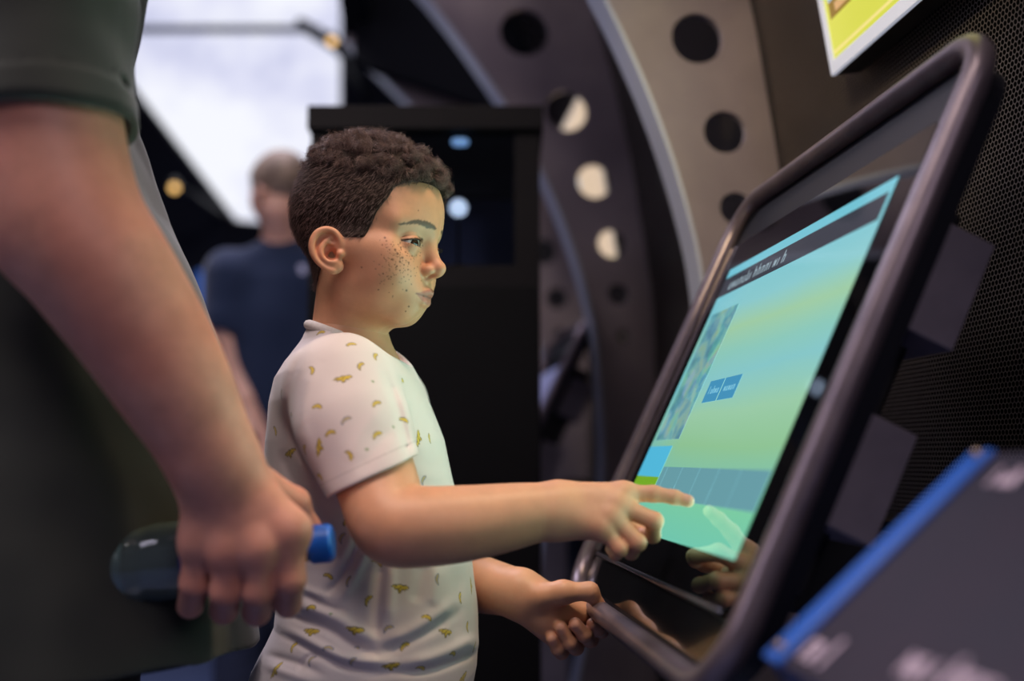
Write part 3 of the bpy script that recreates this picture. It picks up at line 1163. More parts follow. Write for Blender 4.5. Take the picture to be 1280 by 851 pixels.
def make_freckles():
    g = np.random.default_rng(5)
    big = [(571, 449 + 0)] if False else []
    pts = []
    # the larger marks, read off the cheek towards the camera
    for x, y, r in [(481, 297, 1.5), (483, 301, 1.2), (478, 306, 1.1), (501, 309, 1.3), (497, 317, 1.7), (503, 322, 1.6), (507, 315, 1.1), (511, 328, 1.3), (490, 324, 1.2),
                    (486, 331, 1.0), (479, 342, 1.2), (489, 346, 1.0), (500, 338, 1.1), (508, 363, 1.5), (511, 383, 1.3), (507, 389, 1.1), (491, 370, .9), (473, 362, 1.0),
                    (452, 334, 1.2), (523, 263, .9), (494, 312, 1.5), (500, 327, 1.4), (515, 320, 1.0), (487, 312, 1.1), (505, 331, 1.1), (496, 333, 1.2)]:
        pts.append((x, y, r, .85))
    n = 0
    while n < 170:
        x = g.normal(500, 15); y = g.normal(325, 15)
        if x > 530 or x < 462 or y < 300 or y > 375: continue
        pts.append((x, y, g.uniform(.55, 1.05), g.uniform(.4, .8))); n += 1
    return pts


def head_colors(V):
    """albedo per vertex from the place on the head"""
    q = (V - HO) @ HM * 1000
    m = q.copy(); m[:, 1] = np.abs(m[:, 1])
    c = np.tile(SKIN, (len(V), 1))
    n1 = vnoise(q / 9, 1) - .5; n2 = vnoise(q / 2.5, 2) - .5
    c *= (1 + .10 * n1 + .05 * n2)[:, None]
    # redder cheeks, ears, nose
    red = np.exp(-((vlen((m - np.array([64, 38, -18])) / np.array([26, 20, 20]))) ** 2)) * .35
    red = np.maximum(red, np.exp(-(vlen(q - np.array([92, 0, -18])) / 13) ** 2) * .35)
    e = (ear_local(m.astype(f4)) - A3((14, 2, 4)))
    red = np.maximum(red, np.exp(-(vlen(e / A3((22, 30, 16)))) ** 2) * .55)
    c = blend(c, red, SKIN * np.array([1.04, .70, .66]))
    # lips
    y = m[:, 1]
    mid = -46.2 + 0 * y
    top = np.interp(y, [0, 3.5, 9, 15, 20.5], [-38.6, -37.8, -40.0, -43.2, -45.0])
    bot = np.interp(y, [0, 7, 14, 20.5], [-55.2, -54.4, -50.6, -46.2])
    lip = sstep(-.5, 1.2, np.minimum(top - q[:, 2], q[:, 2] - bot)) * (q[:, 0] > 60) * sstep(22, 19.5, y)
    c = blend(c, lip * .75, np.array(srgb(168, 96, 88)))
    slit = np.exp(-((q[:, 2] - np.interp(y, [0, 6, 14, 21.5], [-47.2, -46.8, -46.3, -45.6])) / .9) ** 2) * (q[:, 0] > 62) * sstep(22, 20, y)
    c = blend(c, slit * .6, np.array(srgb(90, 45, 42)))
    # brows
    s = (y - 8) / 41
    cz = np.interp(s, [0, .35, .65, 1], [24.2, 25.2, 25.4, 19.8])
    hw = np.interp(s, [-.05, .05, .3, .7, 1, 1.05], [0, 2.3, 3.1, 2.0, .7, 0])
    st = vnoise(np.stack([y * .9 + q[:, 2] * .5, q[:, 2] * .35, 0 * y], 1), 3)
    br = sstep(-1.2, 1.0, hw - np.abs(q[:, 2] - cz) + (st - .5) * 1.6) * (q[:, 0] > 45) * (s > -.05) * (s < 1.05)
    c = blend(c, br * .88, np.array(srgb(52, 34, 26)))
    # lash lines and pink inner lids
    ey = m - np.array(EYE)
    t = ey[:, 1] / np.where(ey[:, 1] > 0, 14.5, 13.2)
    wide = np.clip(1 - t * t, 0, 1)
    up = 3.5 * wide + .3; lo = -3.1 * wide + .3
    er = vlen(ey)
    near = (er < 15.5) & (ey[:, 0] > -3) & (np.abs(t) < 1.08)
    lu = np.exp(-(np.maximum(np.abs(ey[:, 2] - up - .3) - .7, 0) / .5) ** 2) * near
    ll = np.exp(-((ey[:, 2] - lo) / .5) ** 2) * near
    c = blend(c, lu * .95, np.array(srgb(38, 27, 24)))
    c = blend(c, ll * .45, np.array(srgb(120, 72, 64)))
    # freckles
    px, py, _ = proj_many(V)
    side = (q[:, 1] > 2) & (q[:, 0] > 10)
    for fx, fy, r, a in make_freckles():
        k = side & (np.abs(px - fx) < 4) & (np.abs(py - fy) < 4)
        if k.any():
            dd = np.hypot(px[k] - fx, py[k] - fy)
            c[k] = blend(c[k], sstep(r * 1.25, r * .55, dd) * a, np.array(srgb(92, 56, 42)))
    # and the cheek away from the camera
    g = np.random.default_rng(9)
    for _ in range(90):
        p0 = np.array([0, -g.normal(34, 8), g.normal(-12, 9)]); r = g.uniform(.6, 1.2)
        k = (q[:, 1] < -14) & (q[:, 0] > 45) & (np.abs(q[:, 1] - p0[1]) < 2) & (np.abs(q[:, 2] - p0[2]) < 2)
        if k.any():
            dd = np.hypot(q[k, 1] - p0[1], q[k, 2] - p0[2])
            c[k] = blend(c[k], sstep(r * 1.25, r * .55, dd) * .7, np.array(srgb(92, 56, 42)))
    return np.clip(c, 0, 1)


def skin_mat(name, sss=.12, bump=.25, rough=.46):
    m = mat(name, tuple(SKIN), rough)
    t = NT(m)
    a = t.n('ShaderNodeAttribute', attribute_name='albedo')
    t.l(a.outputs['Color'], t.b.inputs['Base Color'])
    t.b.inputs['Subsurface Weight'].default_value = sss
    t.b.inputs['Subsurface Radius'].default_value = (1, .35, .2)
    t.b.inputs['Subsurface Scale'].default_value = .006
    co = t.n('ShaderNodeTexCoord')
    nz = t.n('ShaderNodeTexNoise', i_Scale=900, i_Detail=2)
    t.l(co.outputs['Object'], nz.inputs['Vector'])
    bp = t.n('ShaderNodeBump', i_Strength=bump, i_Distance=.0004)
    t.l(nz.outputs['Fac'], bp.inputs['Height']); t.l(bp.outputs['Normal'], t.b.inputs['Normal'])
    return m


def eye_mat():
    """white, brown iris ring and pupil turned about the eye's own x axis"""
    m = mat('eye', (.8, .8, .8), .06, coat=.6)
    t = NT(m)
    co = t.n('ShaderNodeTexCoord')
    sx = t.n('ShaderNodeSeparateXYZ'); t.l(co.outputs['Object'], sx.inputs[0])
    rr = t.math('SQRT', t.math('ADD', t.math('MULTIPLY', sx.outputs[1], sx.outputs[1]), t.math('MULTIPLY', sx.outputs[2], sx.outputs[2])))
    rr = t.math('MULTIPLY', rr, 1000.0 / 12.2)
    r = t.ramp(rr, [(.0, (.004, .003, .003)), (.20, (.004, .003, .003)), (.225, (.05, .025, .012)), (.40, (.035, .018, .01)), (.47, (.012, .008, .006)), (.52, srgb(205, 200, 196)), (1, srgb(200, 180, 172))])
    t.l(r, t.b.inputs['Base Color'])
    return m


def hair_curves(name, strands, radius, m, parent, origin):
    """strands: list of (k,3) arrays in world space"""
    hc = bpy.data.hair_curves.new(name)
    hc.add_curves([len(s) for s in strands])
    pos = (np.concatenate(strands) - np.asarray(origin)).astype(f4)
    at = hc.attributes.get('position') or hc.attributes.new('position', 'FLOAT_VECTOR', 'POINT')
    at.data.foreach_set('vector', pos.ravel())
    ra = hc.attributes.get('radius') or hc.attributes.new('radius', 'FLOAT', 'POINT')
    ra.data.foreach_set('value', np.concatenate([np.linspace(1, .45, len(s)) * radius for s in strands]).astype(f4))
    hc.materials.append(m)
    o = bpy.data.objects.new(name, hc)
    link(o, parent)
    return o


def hair_mat(name, c1, c2, rough=.45):
    m = mat(name, c1, rough, spec=.35)
    t = NT(m)
    inf = t.n('ShaderNodeHairInfo')
    t.l(t.mix(inf.outputs['Random'], c1, c2), t.b.inputs['Base Color'])
    return m


def hair_thick(q):
    x, z = q[:, 0], q[:, 2]
    top = sstep(62, 104, z + .20 * np.clip(x, -80, 80))
    return 1.6 + 5.9 * top + 1.5 * top * sstep(20, 60, x)


def hair_sdf(p):
    q = to_head(p)
    d = head_sdf_scalp(q)
    t = hair_thick(q)
    nz = vnoise(q.astype(float) / 7.5, 21) - .5
    nz2 = vnoise(q.astype(float) / 3.2, 22) - .5
    top = sstep(62, 104, q[:, 2] + .20 * np.clip(q[:, 0], -80, 80))
    d = d - t - top * (5.0 * nz + 2.4 * nz2) - .5 * nz2
    d = smax(d, -(hair_zone(q)), 2.5)
    return (d * .001).astype(f4)


def head_sdf_scalp(q):
    d2 = neck_sdf(from_head(q).astype(f4)) * 1000
    return smin(head_sdf(q, False), d2, 27)


def make_hair(parent, strands=True, N=26000):
    dark = mat('hair_base', srgb(40, 27, 22), .7, spec=.2)
    V, Q = sdf_mesh(hair_sdf, HO - np.array([.12, .12, .08]), HO + np.array([.13, .12, .17]), .0016, slack=1.8, project=0)
    V, Q = biggest(V, Q)
    V = relax(V, Q, 1, .4)
    cap = np_mesh('hair', V, Q, dark, parent)
    if not strands:
        return cap
    g = np.random.default_rng(3)
    q = (V - HO) @ HM * 1000
    zone = hair_zone(q)
    # outward normals of the cap
    fn = np.cross(V[Q[:, 1]] - V[Q[:, 0]], V[Q[:, 3]] - V[Q[:, 0]])
    nn = np.zeros_like(V)
    for k in range(4):
        np.add.at(nn, Q[:, k], fn)
    nn /= np.maximum(vlen(nn), 1e-12)[:, None]
    ctr = HO + HM @ np.array([0, 0, .04])
    ok = np.where(((V - ctr) * nn).sum(1) > .02)[0]
    ok = ok[zone[ok] > -.5]
    pick = g.choice(ok, N)
    base = V[pick] + g.normal(0, .0006, (N, 3)); nrm = nn[pick]; qq = q[pick]
    topw = sstep(60, 100, qq[:, 2] + .20 * np.clip(qq[:, 0], -80, 80))
    # clumps for the curls
    nc = 300
    cen = V[g.choice(ok, nc)]
    cphase = g.uniform(0, 2 * np.pi, nc); cdir = g.normal(0, 1, (nc, 3))
    crad = g.uniform(.0028, .0048, nc); csense = g.choice([-1, 1], nc)
    out = []
    downv = -HZ * .75 - HX * .45
    for i in range(N):
        w = topw[i]
        n = nrm[i]
        k = int(np.argmin(((cen - base[i]) ** 2).sum(1)))
        if w < .35 or g.random() > w + .2:
            L = g.uniform(.0045, .0075) * (1 + .9 * w)
            d = downv + g.normal(0, .16, 3)
            d = d - n * (d @ n)
            d = d / np.linalg.norm(d)
            s = np.linspace(0, 1, 4)[:, None]
            out.append(base[i] - n * .0012 + (d * s + n * (.42 * s + .12 * s * s) * (.8 + .5 * g.random())) * L)
        else:
            a = n + .35 * HX * (qq[i, 0] > 20) + .35 * cdir[k] / np.linalg.norm(cdir[k]) + g.normal(0, .10, 3)
            a /= np.linalg.norm(a)
            e1 = np.cross(a, cdir[k]); e1 /= np.linalg.norm(e1); e2 = np.cross(a, e1)
            s = np.linspace(0, 1, 9)
            turns = g.uniform(.9, 1.4)
            ph = cphase[k] + g.normal(0, .22)
            R = crad[k] * g.uniform(.8, 1.15) * np.minimum(1, s * 2.2)
            ang = ph + csense[k] * 2 * np.pi * turns * s
            H = g.uniform(.006, .013) * (.35 + .65 * w)
            pull = (cen[k] - base[i]); pull = pull - n * (pull @ n)
            b0 = base[i] - n * .002
            out.append(b0 + a * (s * H)[:, None] + pull * (.7 * s)[:, None] + e1 * (R * np.cos(ang) - R[0] * np.cos(ph))[:, None] + e2 * (R * np.sin(ang))[:, None])
    hm = hair_mat('boy_hair', srgb(64, 46, 44), srgb(124, 98, 92))
    return cap, hair_curves('hair_strands', out, .00014, hm, cap, wloc(cap))


def make_lashes(parent):
    g = np.random.default_rng(8)
    out = []
    for sgn in (1, -1):
        for i in range(95):
            t = g.uniform(-.9, 1.0)
            up = t > -2 and i < 65
            w = 1 - t * t
            dy = t * (14.5 if t > 0 else 13.2)
            z = 3.5 * w + .3 if up else -3.1 * w + .3
            x = math.sqrt(max(13.1 ** 2 - dy * dy - z * z, 9))
            b0 = np.array([x, dy, z])
            L = g.uniform(3, 4.5) if up else g.uniform(1.2, 2)
            dr = np.array([.9, .35 * t + g.normal(0, .1), .05 if up else -.5])
            dr /= np.linalg.norm(dr)
            s = np.linspace(0, 1, 5)[:, None]
            pts = b0 + dr * s * L + np.array([0, 0, 1.0]) * (s ** 2) * L * (.45 if up else -.1)
            pts = (pts + np.array([EYE[0], EYE[1], EYE[2]])) * np.array([1, sgn, 1])
            out.append(from_head(pts))
    return hair_curves('eyelashes', out, .00010, hair_mat('lash', (.01, .008, .007), (.015, .01, .008)), parent, wloc(parent))
# ------------------------------------------------------------------ the boy's arms, hands, trunk and clothes
PT = lambda l: [P(*q[:3]) for q in l]
MM = lambda l: [q[3] / 1000 for q in l]

R_ARM = [(425, 482, .975, 39), (452, 548, .945, 37.5), (474, 612, .915, 35), (489, 656, .890, 31.5), (525, 658, .889, 32), (572, 655, .895, 31), (622, 648, .905, 28), (664, 641, .913, 24), (700, 637, .918, 20.5)]
R_IDX = [(780, 617, .922, 9.0), (817, 617, .919, 7.6), (843, 621.5, .915, 6.7), (860, 626, .912, 5.8)]
R_MID = [(772, 631, .913, 9.2), (818, 651, .903, 8.0), (816, 669, .926, 7.2), (802, 669, .940, 6.4)]
R_RNG = [(764, 646, .906, 9.0), (797, 678, .896, 7.8), (789, 690, .919, 6.9), (780, 682, .934, 6.2)]
R_PNK = [(752, 660, .902, 8.2), (775, 686, .894, 7.1), (770, 692, .914, 6.2), (764, 686, .926, 5.6)]
R_THB = [(714, 632, .940, 12), (756, 642, .953, 9.4), (788, 658, .950, 7.8), (806, 665, .945, 6.6)]

L_ARM = [(484, 515, 1.19, 40), (512, 600, 1.225, 37), (538, 700, 1.235, 32), (565, 716, 1.19, 31.5), (598, 729, 1.145, 29.5), (630, 737, 1.105, 25), (652, 743, 1.083, 21.5)]
L_THB = [(676, 745, 1.068, 15), (704, 740, 1.062, 12), (737, 739, 1.062, 9.2), (750, 757, 1.066, 6.8)]
L_IDX = [(733, 765, 1.102, 10), (751, 788, 1.092, 8.4), (748, 786, 1.074, 7.6), (741, 780, 1.069, 6.8)]
L_MID = [(726, 782, 1.100, 10), (738, 799, 1.086, 8.7), (731, 794, 1.066, 7.9), (719, 780, 1.061, 7.1)]
L_RNG = [(712, 794, 1.098, 9.4), (720, 809, 1.084, 8.3), (712, 803, 1.064, 7.6), (701, 784, 1.060, 6.9)]
L_PNK = [(698, 800, 1.094, 8.8), (702, 815, 1.082, 7.6), (697, 811, 1.067, 7.0), (690, 798, 1.062, 6.4)]


def limb(l, n=3):
    """smoothly bending path with its radii"""
    a = crom(np.array([list(P(*q[:3])) + [q[3] / 1000] for q in l]), n)
    return a[:, :3], a[:, 3]


def finger(p, l, k=.003):
    """three straight bones with a slight waist between the joints"""
    d = None
    for a, b in zip(l, l[1:]):
        pa, pb = P(*a[:3]), P(*b[:3]); ra, rb = a[3] / 1000, b[3] / 1000
        mid = (pa + pb) / 2; rm = (ra + rb) / 2 * .965
        e = np.minimum(cone(p, pa, mid, ra, rm), cone(p, mid, pb, rm, rb))
        d = e if d is None else smin(d, e, k)
    return d


_RA = limb(R_ARM, 4)
_LA = limb(L_ARM, 4)


def hand_r(p):
    w1 = P(702, 628, .922); w2 = P(702, 648, .914)
    d = None
    for l, w, r0 in ((R_IDX, w1, .0165), (R_MID, w1, .0165), (R_RNG, w2, .0165), (R_PNK, w2, .0165)):
        e = cone(p, w, P(*l[0][:3]), r0, l[0][3] / 1000 + .0022)
        d = e if d is None else smin(d, e, .013)
    d = smin(d, cone(p, P(715, 632, .935), P(766, 652, .927), .015, .011), .014)
    f = None
    for l in (R_IDX, R_MID, R_RNG, R_PNK):
        e = finger(p, l)
        # knuckle
        e = smin(e, sph(p, P(l[0][0] - 2, l[0][1] - 1, l[0][2] - .0030), .0066), .009)
        f = e if f is None else smin(f, e, .0026)
    d = smin(d, f, .007)
    d = smin(d, finger(p, R_THB, .006), .006)
    return d


def hand_l(p):
    w1 = P(654, 736, 1.083); w2 = P(654, 750, 1.086)
    d = None
    for l, w, r0 in ((L_IDX, w1, .017), (L_MID, w1, .017), (L_RNG, w2, .017), (L_PNK, w2, .016)):
        e = cone(p, w, P(*l[0][:3]), r0, l[0][3] / 1000 + .003)
        d = e if d is None else smin(d, e, .014)
    d = smin(d, cone(p, P(660, 758, 1.078), P(688, 786, 1.078), .016, .013), .012)
    d = smin(d, cone(p, P(690, 768, 1.078), P(724, 770, 1.088), .016, .012), .012)
    f = None
    for l in (L_IDX, L_MID, L_RNG, L_PNK):
        e = finger(p, l)
        f = e if f is None else smin(f, e, .0022)
    d = smin(d, f, .0045)
    d = smin(d, finger(p, L_THB, .006), .009)
    return d


def near_box(p, fn, lo, hi, big):
    """fn only inside a box, a safe distance elsewhere"""
    lo = A3(lo); hi = A3(hi)
    g = vlen(np.maximum(np.maximum(lo - p, p - hi), 0)) + f4(big)
    m = g <= big + 1e-6
    if m.any():
        g[m] = fn(p[m])
    return g


def bounds(ls, pad=.04):
    a = np.array([P(*q[:3]) for l in ls for q in l])
    return a.min(0) - pad, a.max(0) + pad


def arm_r(p):
    lo, hi = bounds([R_IDX, R_MID, R_RNG, R_PNK, R_THB, R_ARM[-2:]])
    d = chain(p, *_RA, .008)
    return smin(d, near_box(p, hand_r, lo, hi, .035), .012)


def arm_l(p):
    lo, hi = bounds([L_IDX, L_MID, L_RNG, L_PNK, L_THB, L_ARM[-2:]])
    d = chain(p, *_LA, .008)
    return smin(d, near_box(p, hand_l, lo, hi, .035), .012)


# silhouette of the shirt: image row, back, front (at the boy's depth), half width across
_TS = [(428, 400, 478, .060), (440, 378, 494, .090), (454, 360, 508, .116), (475, 345, 523, .130), (505, 338, 537, .128), (550, 333, 555, .120), (600, 334, 567, .116), (650, 342, 581, .115),
       (700, 349, 592, .116), (745, 351, 597, .120), (775, 349, 599, .123), (800, 338, 600, .126), (830, 322, 598, .130), (862, 313, 592, .132), (905, 313, 588, .132)]
TD = 1.072
BOY_X = P(455, 700, TD)[0]; BOY_Y = P(455, 700, TD)[1]


def _loft_tables(grow=0.0, rows=_TS):
    zs, cx, cy, rx, ry = [], [], [], [], []
    for y, xb, xf, w in rows[::-1]:
        a, b = P(xb, y, TD), P(xf, y, TD)
        zs.append((a[2] + b[2]) / 2); cx.append((a[0] + b[0]) / 2); cy.append(BOY_Y + (TD - 1.072))
        rx.append((b[0] - a[0]) / 2 * .985 + grow); ry.append(w + grow)
    return [np.array(v) for v in (zs, cx, cy, rx, ry)]


_LT = _loft_tables()
_LS = _loft_tables(-.012)
HIP_Z = .60


def leg_pts(s):
    x = P(458, 860, TD)[0]
    y = BOY_Y + s * .075
    return [(x, y, .62), (x + .012, y, .36), (x + .005, y + s * .004, .33), (x - .02, y + s * .005, .085)], [.072, .047, .046, .031]


def trunk(p):
    d = loft(p, *_LS)
    d = smin(d, cone(p, P(436, 468, 1.068), P(428, 484, .99), .044, .040), .03)
    d = smin(d, cone(p, P(436, 468, 1.068), P(472, 506, 1.17), .044, .040), .03)
    d = smin(d, cone(p, NECK0 * .4 + NECK1 * .6, NECK1, .040, .041), .02)
    x0 = P(458, 860, TD)[0]
    d = smin(d, ell(p, (x0, BOY_Y, .64), (.092, .106, .08)), .03)
    for s in (-1, 1):
        pts, rs = leg_pts(s)
        d = smin(d, chain(p, pts, rs, .03), .025)
        d = smin(d, cone(p, pts[3], (pts[3][0] + .09, pts[3][1], .045), .030, .022), .02)
    return d


_A0 = P(425, 468, .975); _A1 = P(474, 612, .915)
_AX = (_A1 - _A0) / np.linalg.norm(_A1 - _A0)
_HEMP = P(467.5, 596, .920)
# hem plane follows the slant of the cuff in the photograph
_h1, _h2 = P(424, 617, .918), P(511, 576, .925)
_cuff = (_h2 - _h1) / np.linalg.norm(_h2 - _h1)
_HN = np.cross(_cuff, ray(467, 596)); _HN /= np.linalg.norm(_HN)
if _HN @ _AX < 0: _HN = -_HN

# folds pressed into the cloth: line in the picture, height (mm, + ridge, - crease), half width (px)
FOLDS = [
    ([(352, 766), (385, 775), (412, 786), (440, 806), (470, 816)], -5.0, 6), ([(356, 752), (388, 760), (420, 772), (448, 790), (474, 800)], 4.5, 8),
    ([(350, 782), (390, 803), (425, 820), (460, 826), (500, 828)], 4.5, 7), ([(356, 795), (395, 815), (430, 833), (480, 842)], -4.0, 5),
    ([(474, 816), (500, 806), (540, 786), (575, 762)], -3.5, 7), ([(478, 802), (510, 792), (545, 770), (575, 746)], 3.0, 9),
    ([(500, 829), (540, 822), (578, 806), (598, 796)], 3.5, 8), ([(480, 840), (530, 838), (570, 826), (596, 814)], -3.5, 6),
    ([(457, 664), (440, 700), (424, 726), (404, 745)], -4.5, 5), ([(466, 668), (452, 700), (438, 730), (420, 754)], 3.5, 7),
    ([(445, 660), (428, 694), (408, 722)], 2.5, 7),
    ([(478, 690), (474, 730), (470, 775), (470, 800)], -3.0, 7), ([(490, 700), (488, 740), (484, 780)], 2.5, 8),
    ([(378, 740), (404, 757), (430, 764)], -3.0, 5), ([(366, 730), (392, 742), (414, 746)], 2.5, 6),
    ([(374, 840), (384, 822), (400, 818)], -3.0, 4), ([(330, 830), (360, 842), (395, 852)], 2.5, 6), ([(335, 818), (370, 828), (404, 843)], -2.5, 5),
    ([(531, 700), (524, 730), (518, 755)], -2.0, 9), ([(548, 705), (545, 735), (541, 760)], 2.0, 9), ([(574, 700), (572, 760), (570, 800)], -1.5, 7),
    # sleeve and chest
    ([(382, 432), (366, 470), (360, 520), (372, 562), (392, 598)], -2.6, 5), ([(396, 450), (382, 490), (378, 530), (390, 570)], 2.0, 9),
    ([(446, 592), (470, 560), (492, 530)], -1.6, 9), ([(430, 578), (452, 540), (480, 505)], 1.6, 10),
    ([(478, 462), (494, 500), (506, 545), (512, 575)], -3.5, 6), ([(500, 480), (520, 530), (532, 580)], 1.5, 10),
    ([(352, 560), (366, 600), (390, 640)], -2.0, 8), ([(512, 600), (530, 606), (560, 610)], -1.5, 8),
]


def fold_disp(p):
    px, py, dep = proj_many(p.astype(float))
    side = sstep(1.10, 1.02, dep)
    out = np.zeros(len(p))
    act = side > 0
    if not act.any():
        return out
    X = px[act]; Y = py[act]; tot = np.zeros(len(X))
    for pts, a, w in FOLDS:
        pts = crom(pts, 3)
        lo = pts.min(0) - 3 * w; hi = pts.max(0) + 3 * w
        k = (X > lo[0]) & (X < hi[0]) & (Y > lo[1]) & (Y < hi[1])
        if not k.any(): continue
        x, y = X[k], Y[k]
        dm = np.full(len(x), 1e9); tt = np.zeros(len(x))
        for i in range(len(pts) - 1):
            ab = pts[i + 1] - pts[i]
            t = np.clip(((x - pts[i][0]) * ab[0] + (y - pts[i][1]) * ab[1]) / (ab @ ab), 0, 1)
            dd = np.hypot(x - pts[i][0] - t * ab[0], y - pts[i][1] - t * ab[1])
            b = dd < dm
            dm = np.where(b, dd, dm); tt = np.where(b, (i + t) / (len(pts) - 1), tt)
        fade = np.minimum(1, np.minimum(tt, 1 - tt) * 4 + .15)
        tot[k] += a * fade * np.exp(-(dm / w) ** 2)
    out[act] = tot * side[act] * .001
    return out


def shirt_sdf(p):
    d = loft(p, *_LT)
    d = smin(d, cone(p, P(436, 468, 1.068), P(428, 484, .985), .050, .047), .03)
    d = smin(d, cone(p, P(436, 468, 1.068), P(472, 506, 1.175), .050, .046), .03)
    d = smin(d, cone(p, P(439, 428, 1.066), P(434, 472, 1.068), .0445, .060), .02)
    # sleeves
    s = chain(p, [P(424, 487, .982), P(440, 534, .955), P(478, 622, .912)], [.051, .0500, .0450], .02)
    hem = ((p - _HEMP.astype(f4)) @ _HN.astype(f4))
    s = smax(s, hem, .003)
    hollow = smax(chain(p, _RA[0][3:18], _RA[1][3:18] + .0012, .008), -(hem + f4(.014)), .002)
    s2 = chain(p, [P(478, 510, 1.185), P(495, 565, 1.21), P(514, 622, 1.228)], [.052, .050, .046], .02)
    s2 = smax(s2, ((p - P(512, 612, 1.226).astype(f4)) @ np.array([.04, .03, -1], f4)), .003)
    d = smin(d, s, .022)
    d = smin(d, s2, .022)
    d = d - fold_disp(p).astype(f4)
    wr = (vnoise(p.astype(float) * np.array([38, 38, 26]), 31) - .5) * .0022
    d = d - wr.astype(f4)
    d = smax(d, -hollow, .0015)
    arm = near_box(p, lambda q: chain(q, _RA[0][3:24], _RA[1][3:24] + .005, .008), _RA[0][3:24].min(0) - .06, _RA[0][3:24].max(0) + .06, .05)
    d = smax(d, -smax(arm, -hem, .002), .003)
    # neck opening, higher at the back
    nk = cone(p, NECK0, NECK1, .0385, .0435)
    c0 = P(438, 427, 1.066)
    tilt = np.array([.39, 0, 1.0]); tilt /= np.linalg.norm(tilt)
    lip = ((p - c0.astype(f4)) @ -tilt.astype(f4))
    d = smax(d, -smax(lip, sph(p, c0, .075), .01), .003)
    return d


def collar_path(n=48):
    """centre line of the neckband"""
    c0 = P(438, 427, 1.066)
    out = []
    ax = (NECK1 - NECK0) / np.linalg.norm(NECK1 - NECK0)
    tilt = np.array([.39, 0, 1.0]); tilt /= np.linalg.norm(tilt)
    for k in range(n):
        a = 2 * math.pi * k / n
        r = np.array([math.cos(a), math.sin(a), 0])
        p = NECK0 + ax * np.linalg.norm(c0 - NECK0) + r * .0425
        # slide along the neck onto the tilted plane
        t = ((c0 - p) @ tilt) / (ax @ tilt)
        out.append(p + ax * t)
    return out


def shorts_sdf(p):
    x0 = P(458, 860, TD)[0]
    d = ell(p, (x0, BOY_Y, .640), (.104, .116, .085))
    for s in (-1, 1):
        pts, rs = leg_pts(s)
        d = smin(d, cone(p, (pts[0][0], pts[0][1], .60), pts[1], .078, .070), .02)
    d = smax(d, .37 - p[:, 2], .004)
    d = smax(d, p[:, 2] - .70, .004)
    return d


def shoe_sdf(s):
    pts, _ = leg_pts(s)
    a = np.array(pts[3])
    def f(p):
        d = cone(p, (a[0] - .012, a[1], .042), (a[0] + .115, a[1] + s * .008, .030), .040, .033)
        d = smin(d, cone(p, (a[0], a[1], .05), (a[0], a[1], .085), .040, .040), .02)
        d = smax(d, -p[:, 2] , .004)
        return smax(d, p[:, 2] - .092, .004)
    return f, a


PRINT = [  # place in the picture, kind, turn
    (400, 413, 's', 10), (440, 428, 's', 20), (472, 444, 's', 50), (388, 460, 's', -55), (430, 472, 'b', 15), (467, 474, 'g', 0), (506, 476, 's', 10), (349, 494, 'm', 70), (394, 507, 's', 0),
    (471, 502, 's', 30), (506, 524, 's', -10), (361, 519, 'm', 0), (431, 524, 'm', 40), (341, 537, 's', -60), (397, 559, 'b', 80), (472, 541, 's', 35), (527, 548, 'b', 75), (494, 532, 'g', 0),
    (540, 547, 's', 80), (434, 568, 's', -50), (360, 569, 'b', 20), (378, 562, 's', 60), (397, 597, 's', -20), (532, 600, 'm', 60), (433, 649, 's', 40), (453, 670, 's', -80), (426, 670, 'm', 70),
    (474, 703, 's', -30), (407, 720, 's', -20), (433, 725, 'm', 80), (502, 735, 'b', -10), (549, 722, 'm', 85), (592, 732, 'b', 80), (578, 746, 's', 80), (463, 751, 's', 60), (387, 758, 's', 10),
    (412, 765, 'g', 0), (534, 769, 's', -20), (560, 790, 'b', -15), (587, 783, 's', 85), (387, 788, 'b', 0), (441, 791, 'b', -10), (487, 784, 'm', 30), (507, 806, 's', 40), (365, 807, 's', 75),
    (408, 808, 'm', 0), (596, 810, 's', 80), (568, 819, 's', -20), (490, 836, 'b', 5), (341, 839, 'b', 60), (438, 830, 'm', 60), (582, 846, 'b', 20), (527, 837, 's', -20), (386, 823, 'm', 70),
    (520, 660, 's', 10), (352, 620, 's', -50), (372, 680, 's', 15), (360, 720, 'b', 30), (405, 680, 'm', 10), (350, 655, 's', 60), (452, 455, 's', 60), (410, 540, 's', 20), (460, 560, 'g', 0)]

YEL = np.array(srgb(208, 180, 66)); OUTL = np.array(srgb(92, 78, 46)); BLUE = np.array(srgb(112, 120, 150))


def crescent(u, v, L):
    """signed inside-ness of one banana, and 0 at its rim (mm)"""
    R = L * .95
    rho = np.hypot(u, v + R * .8); th = np.arctan2(u, v + R * .8)
    half = np.radians(62)
    w = 1.75 * L / 6 * np.sqrt(np.clip(1 - (th / half) ** 2, 0, 1)) * (1 + .25 * th / half)
    return np.where(np.abs(th) < half, w - np.abs(rho - R), -9)


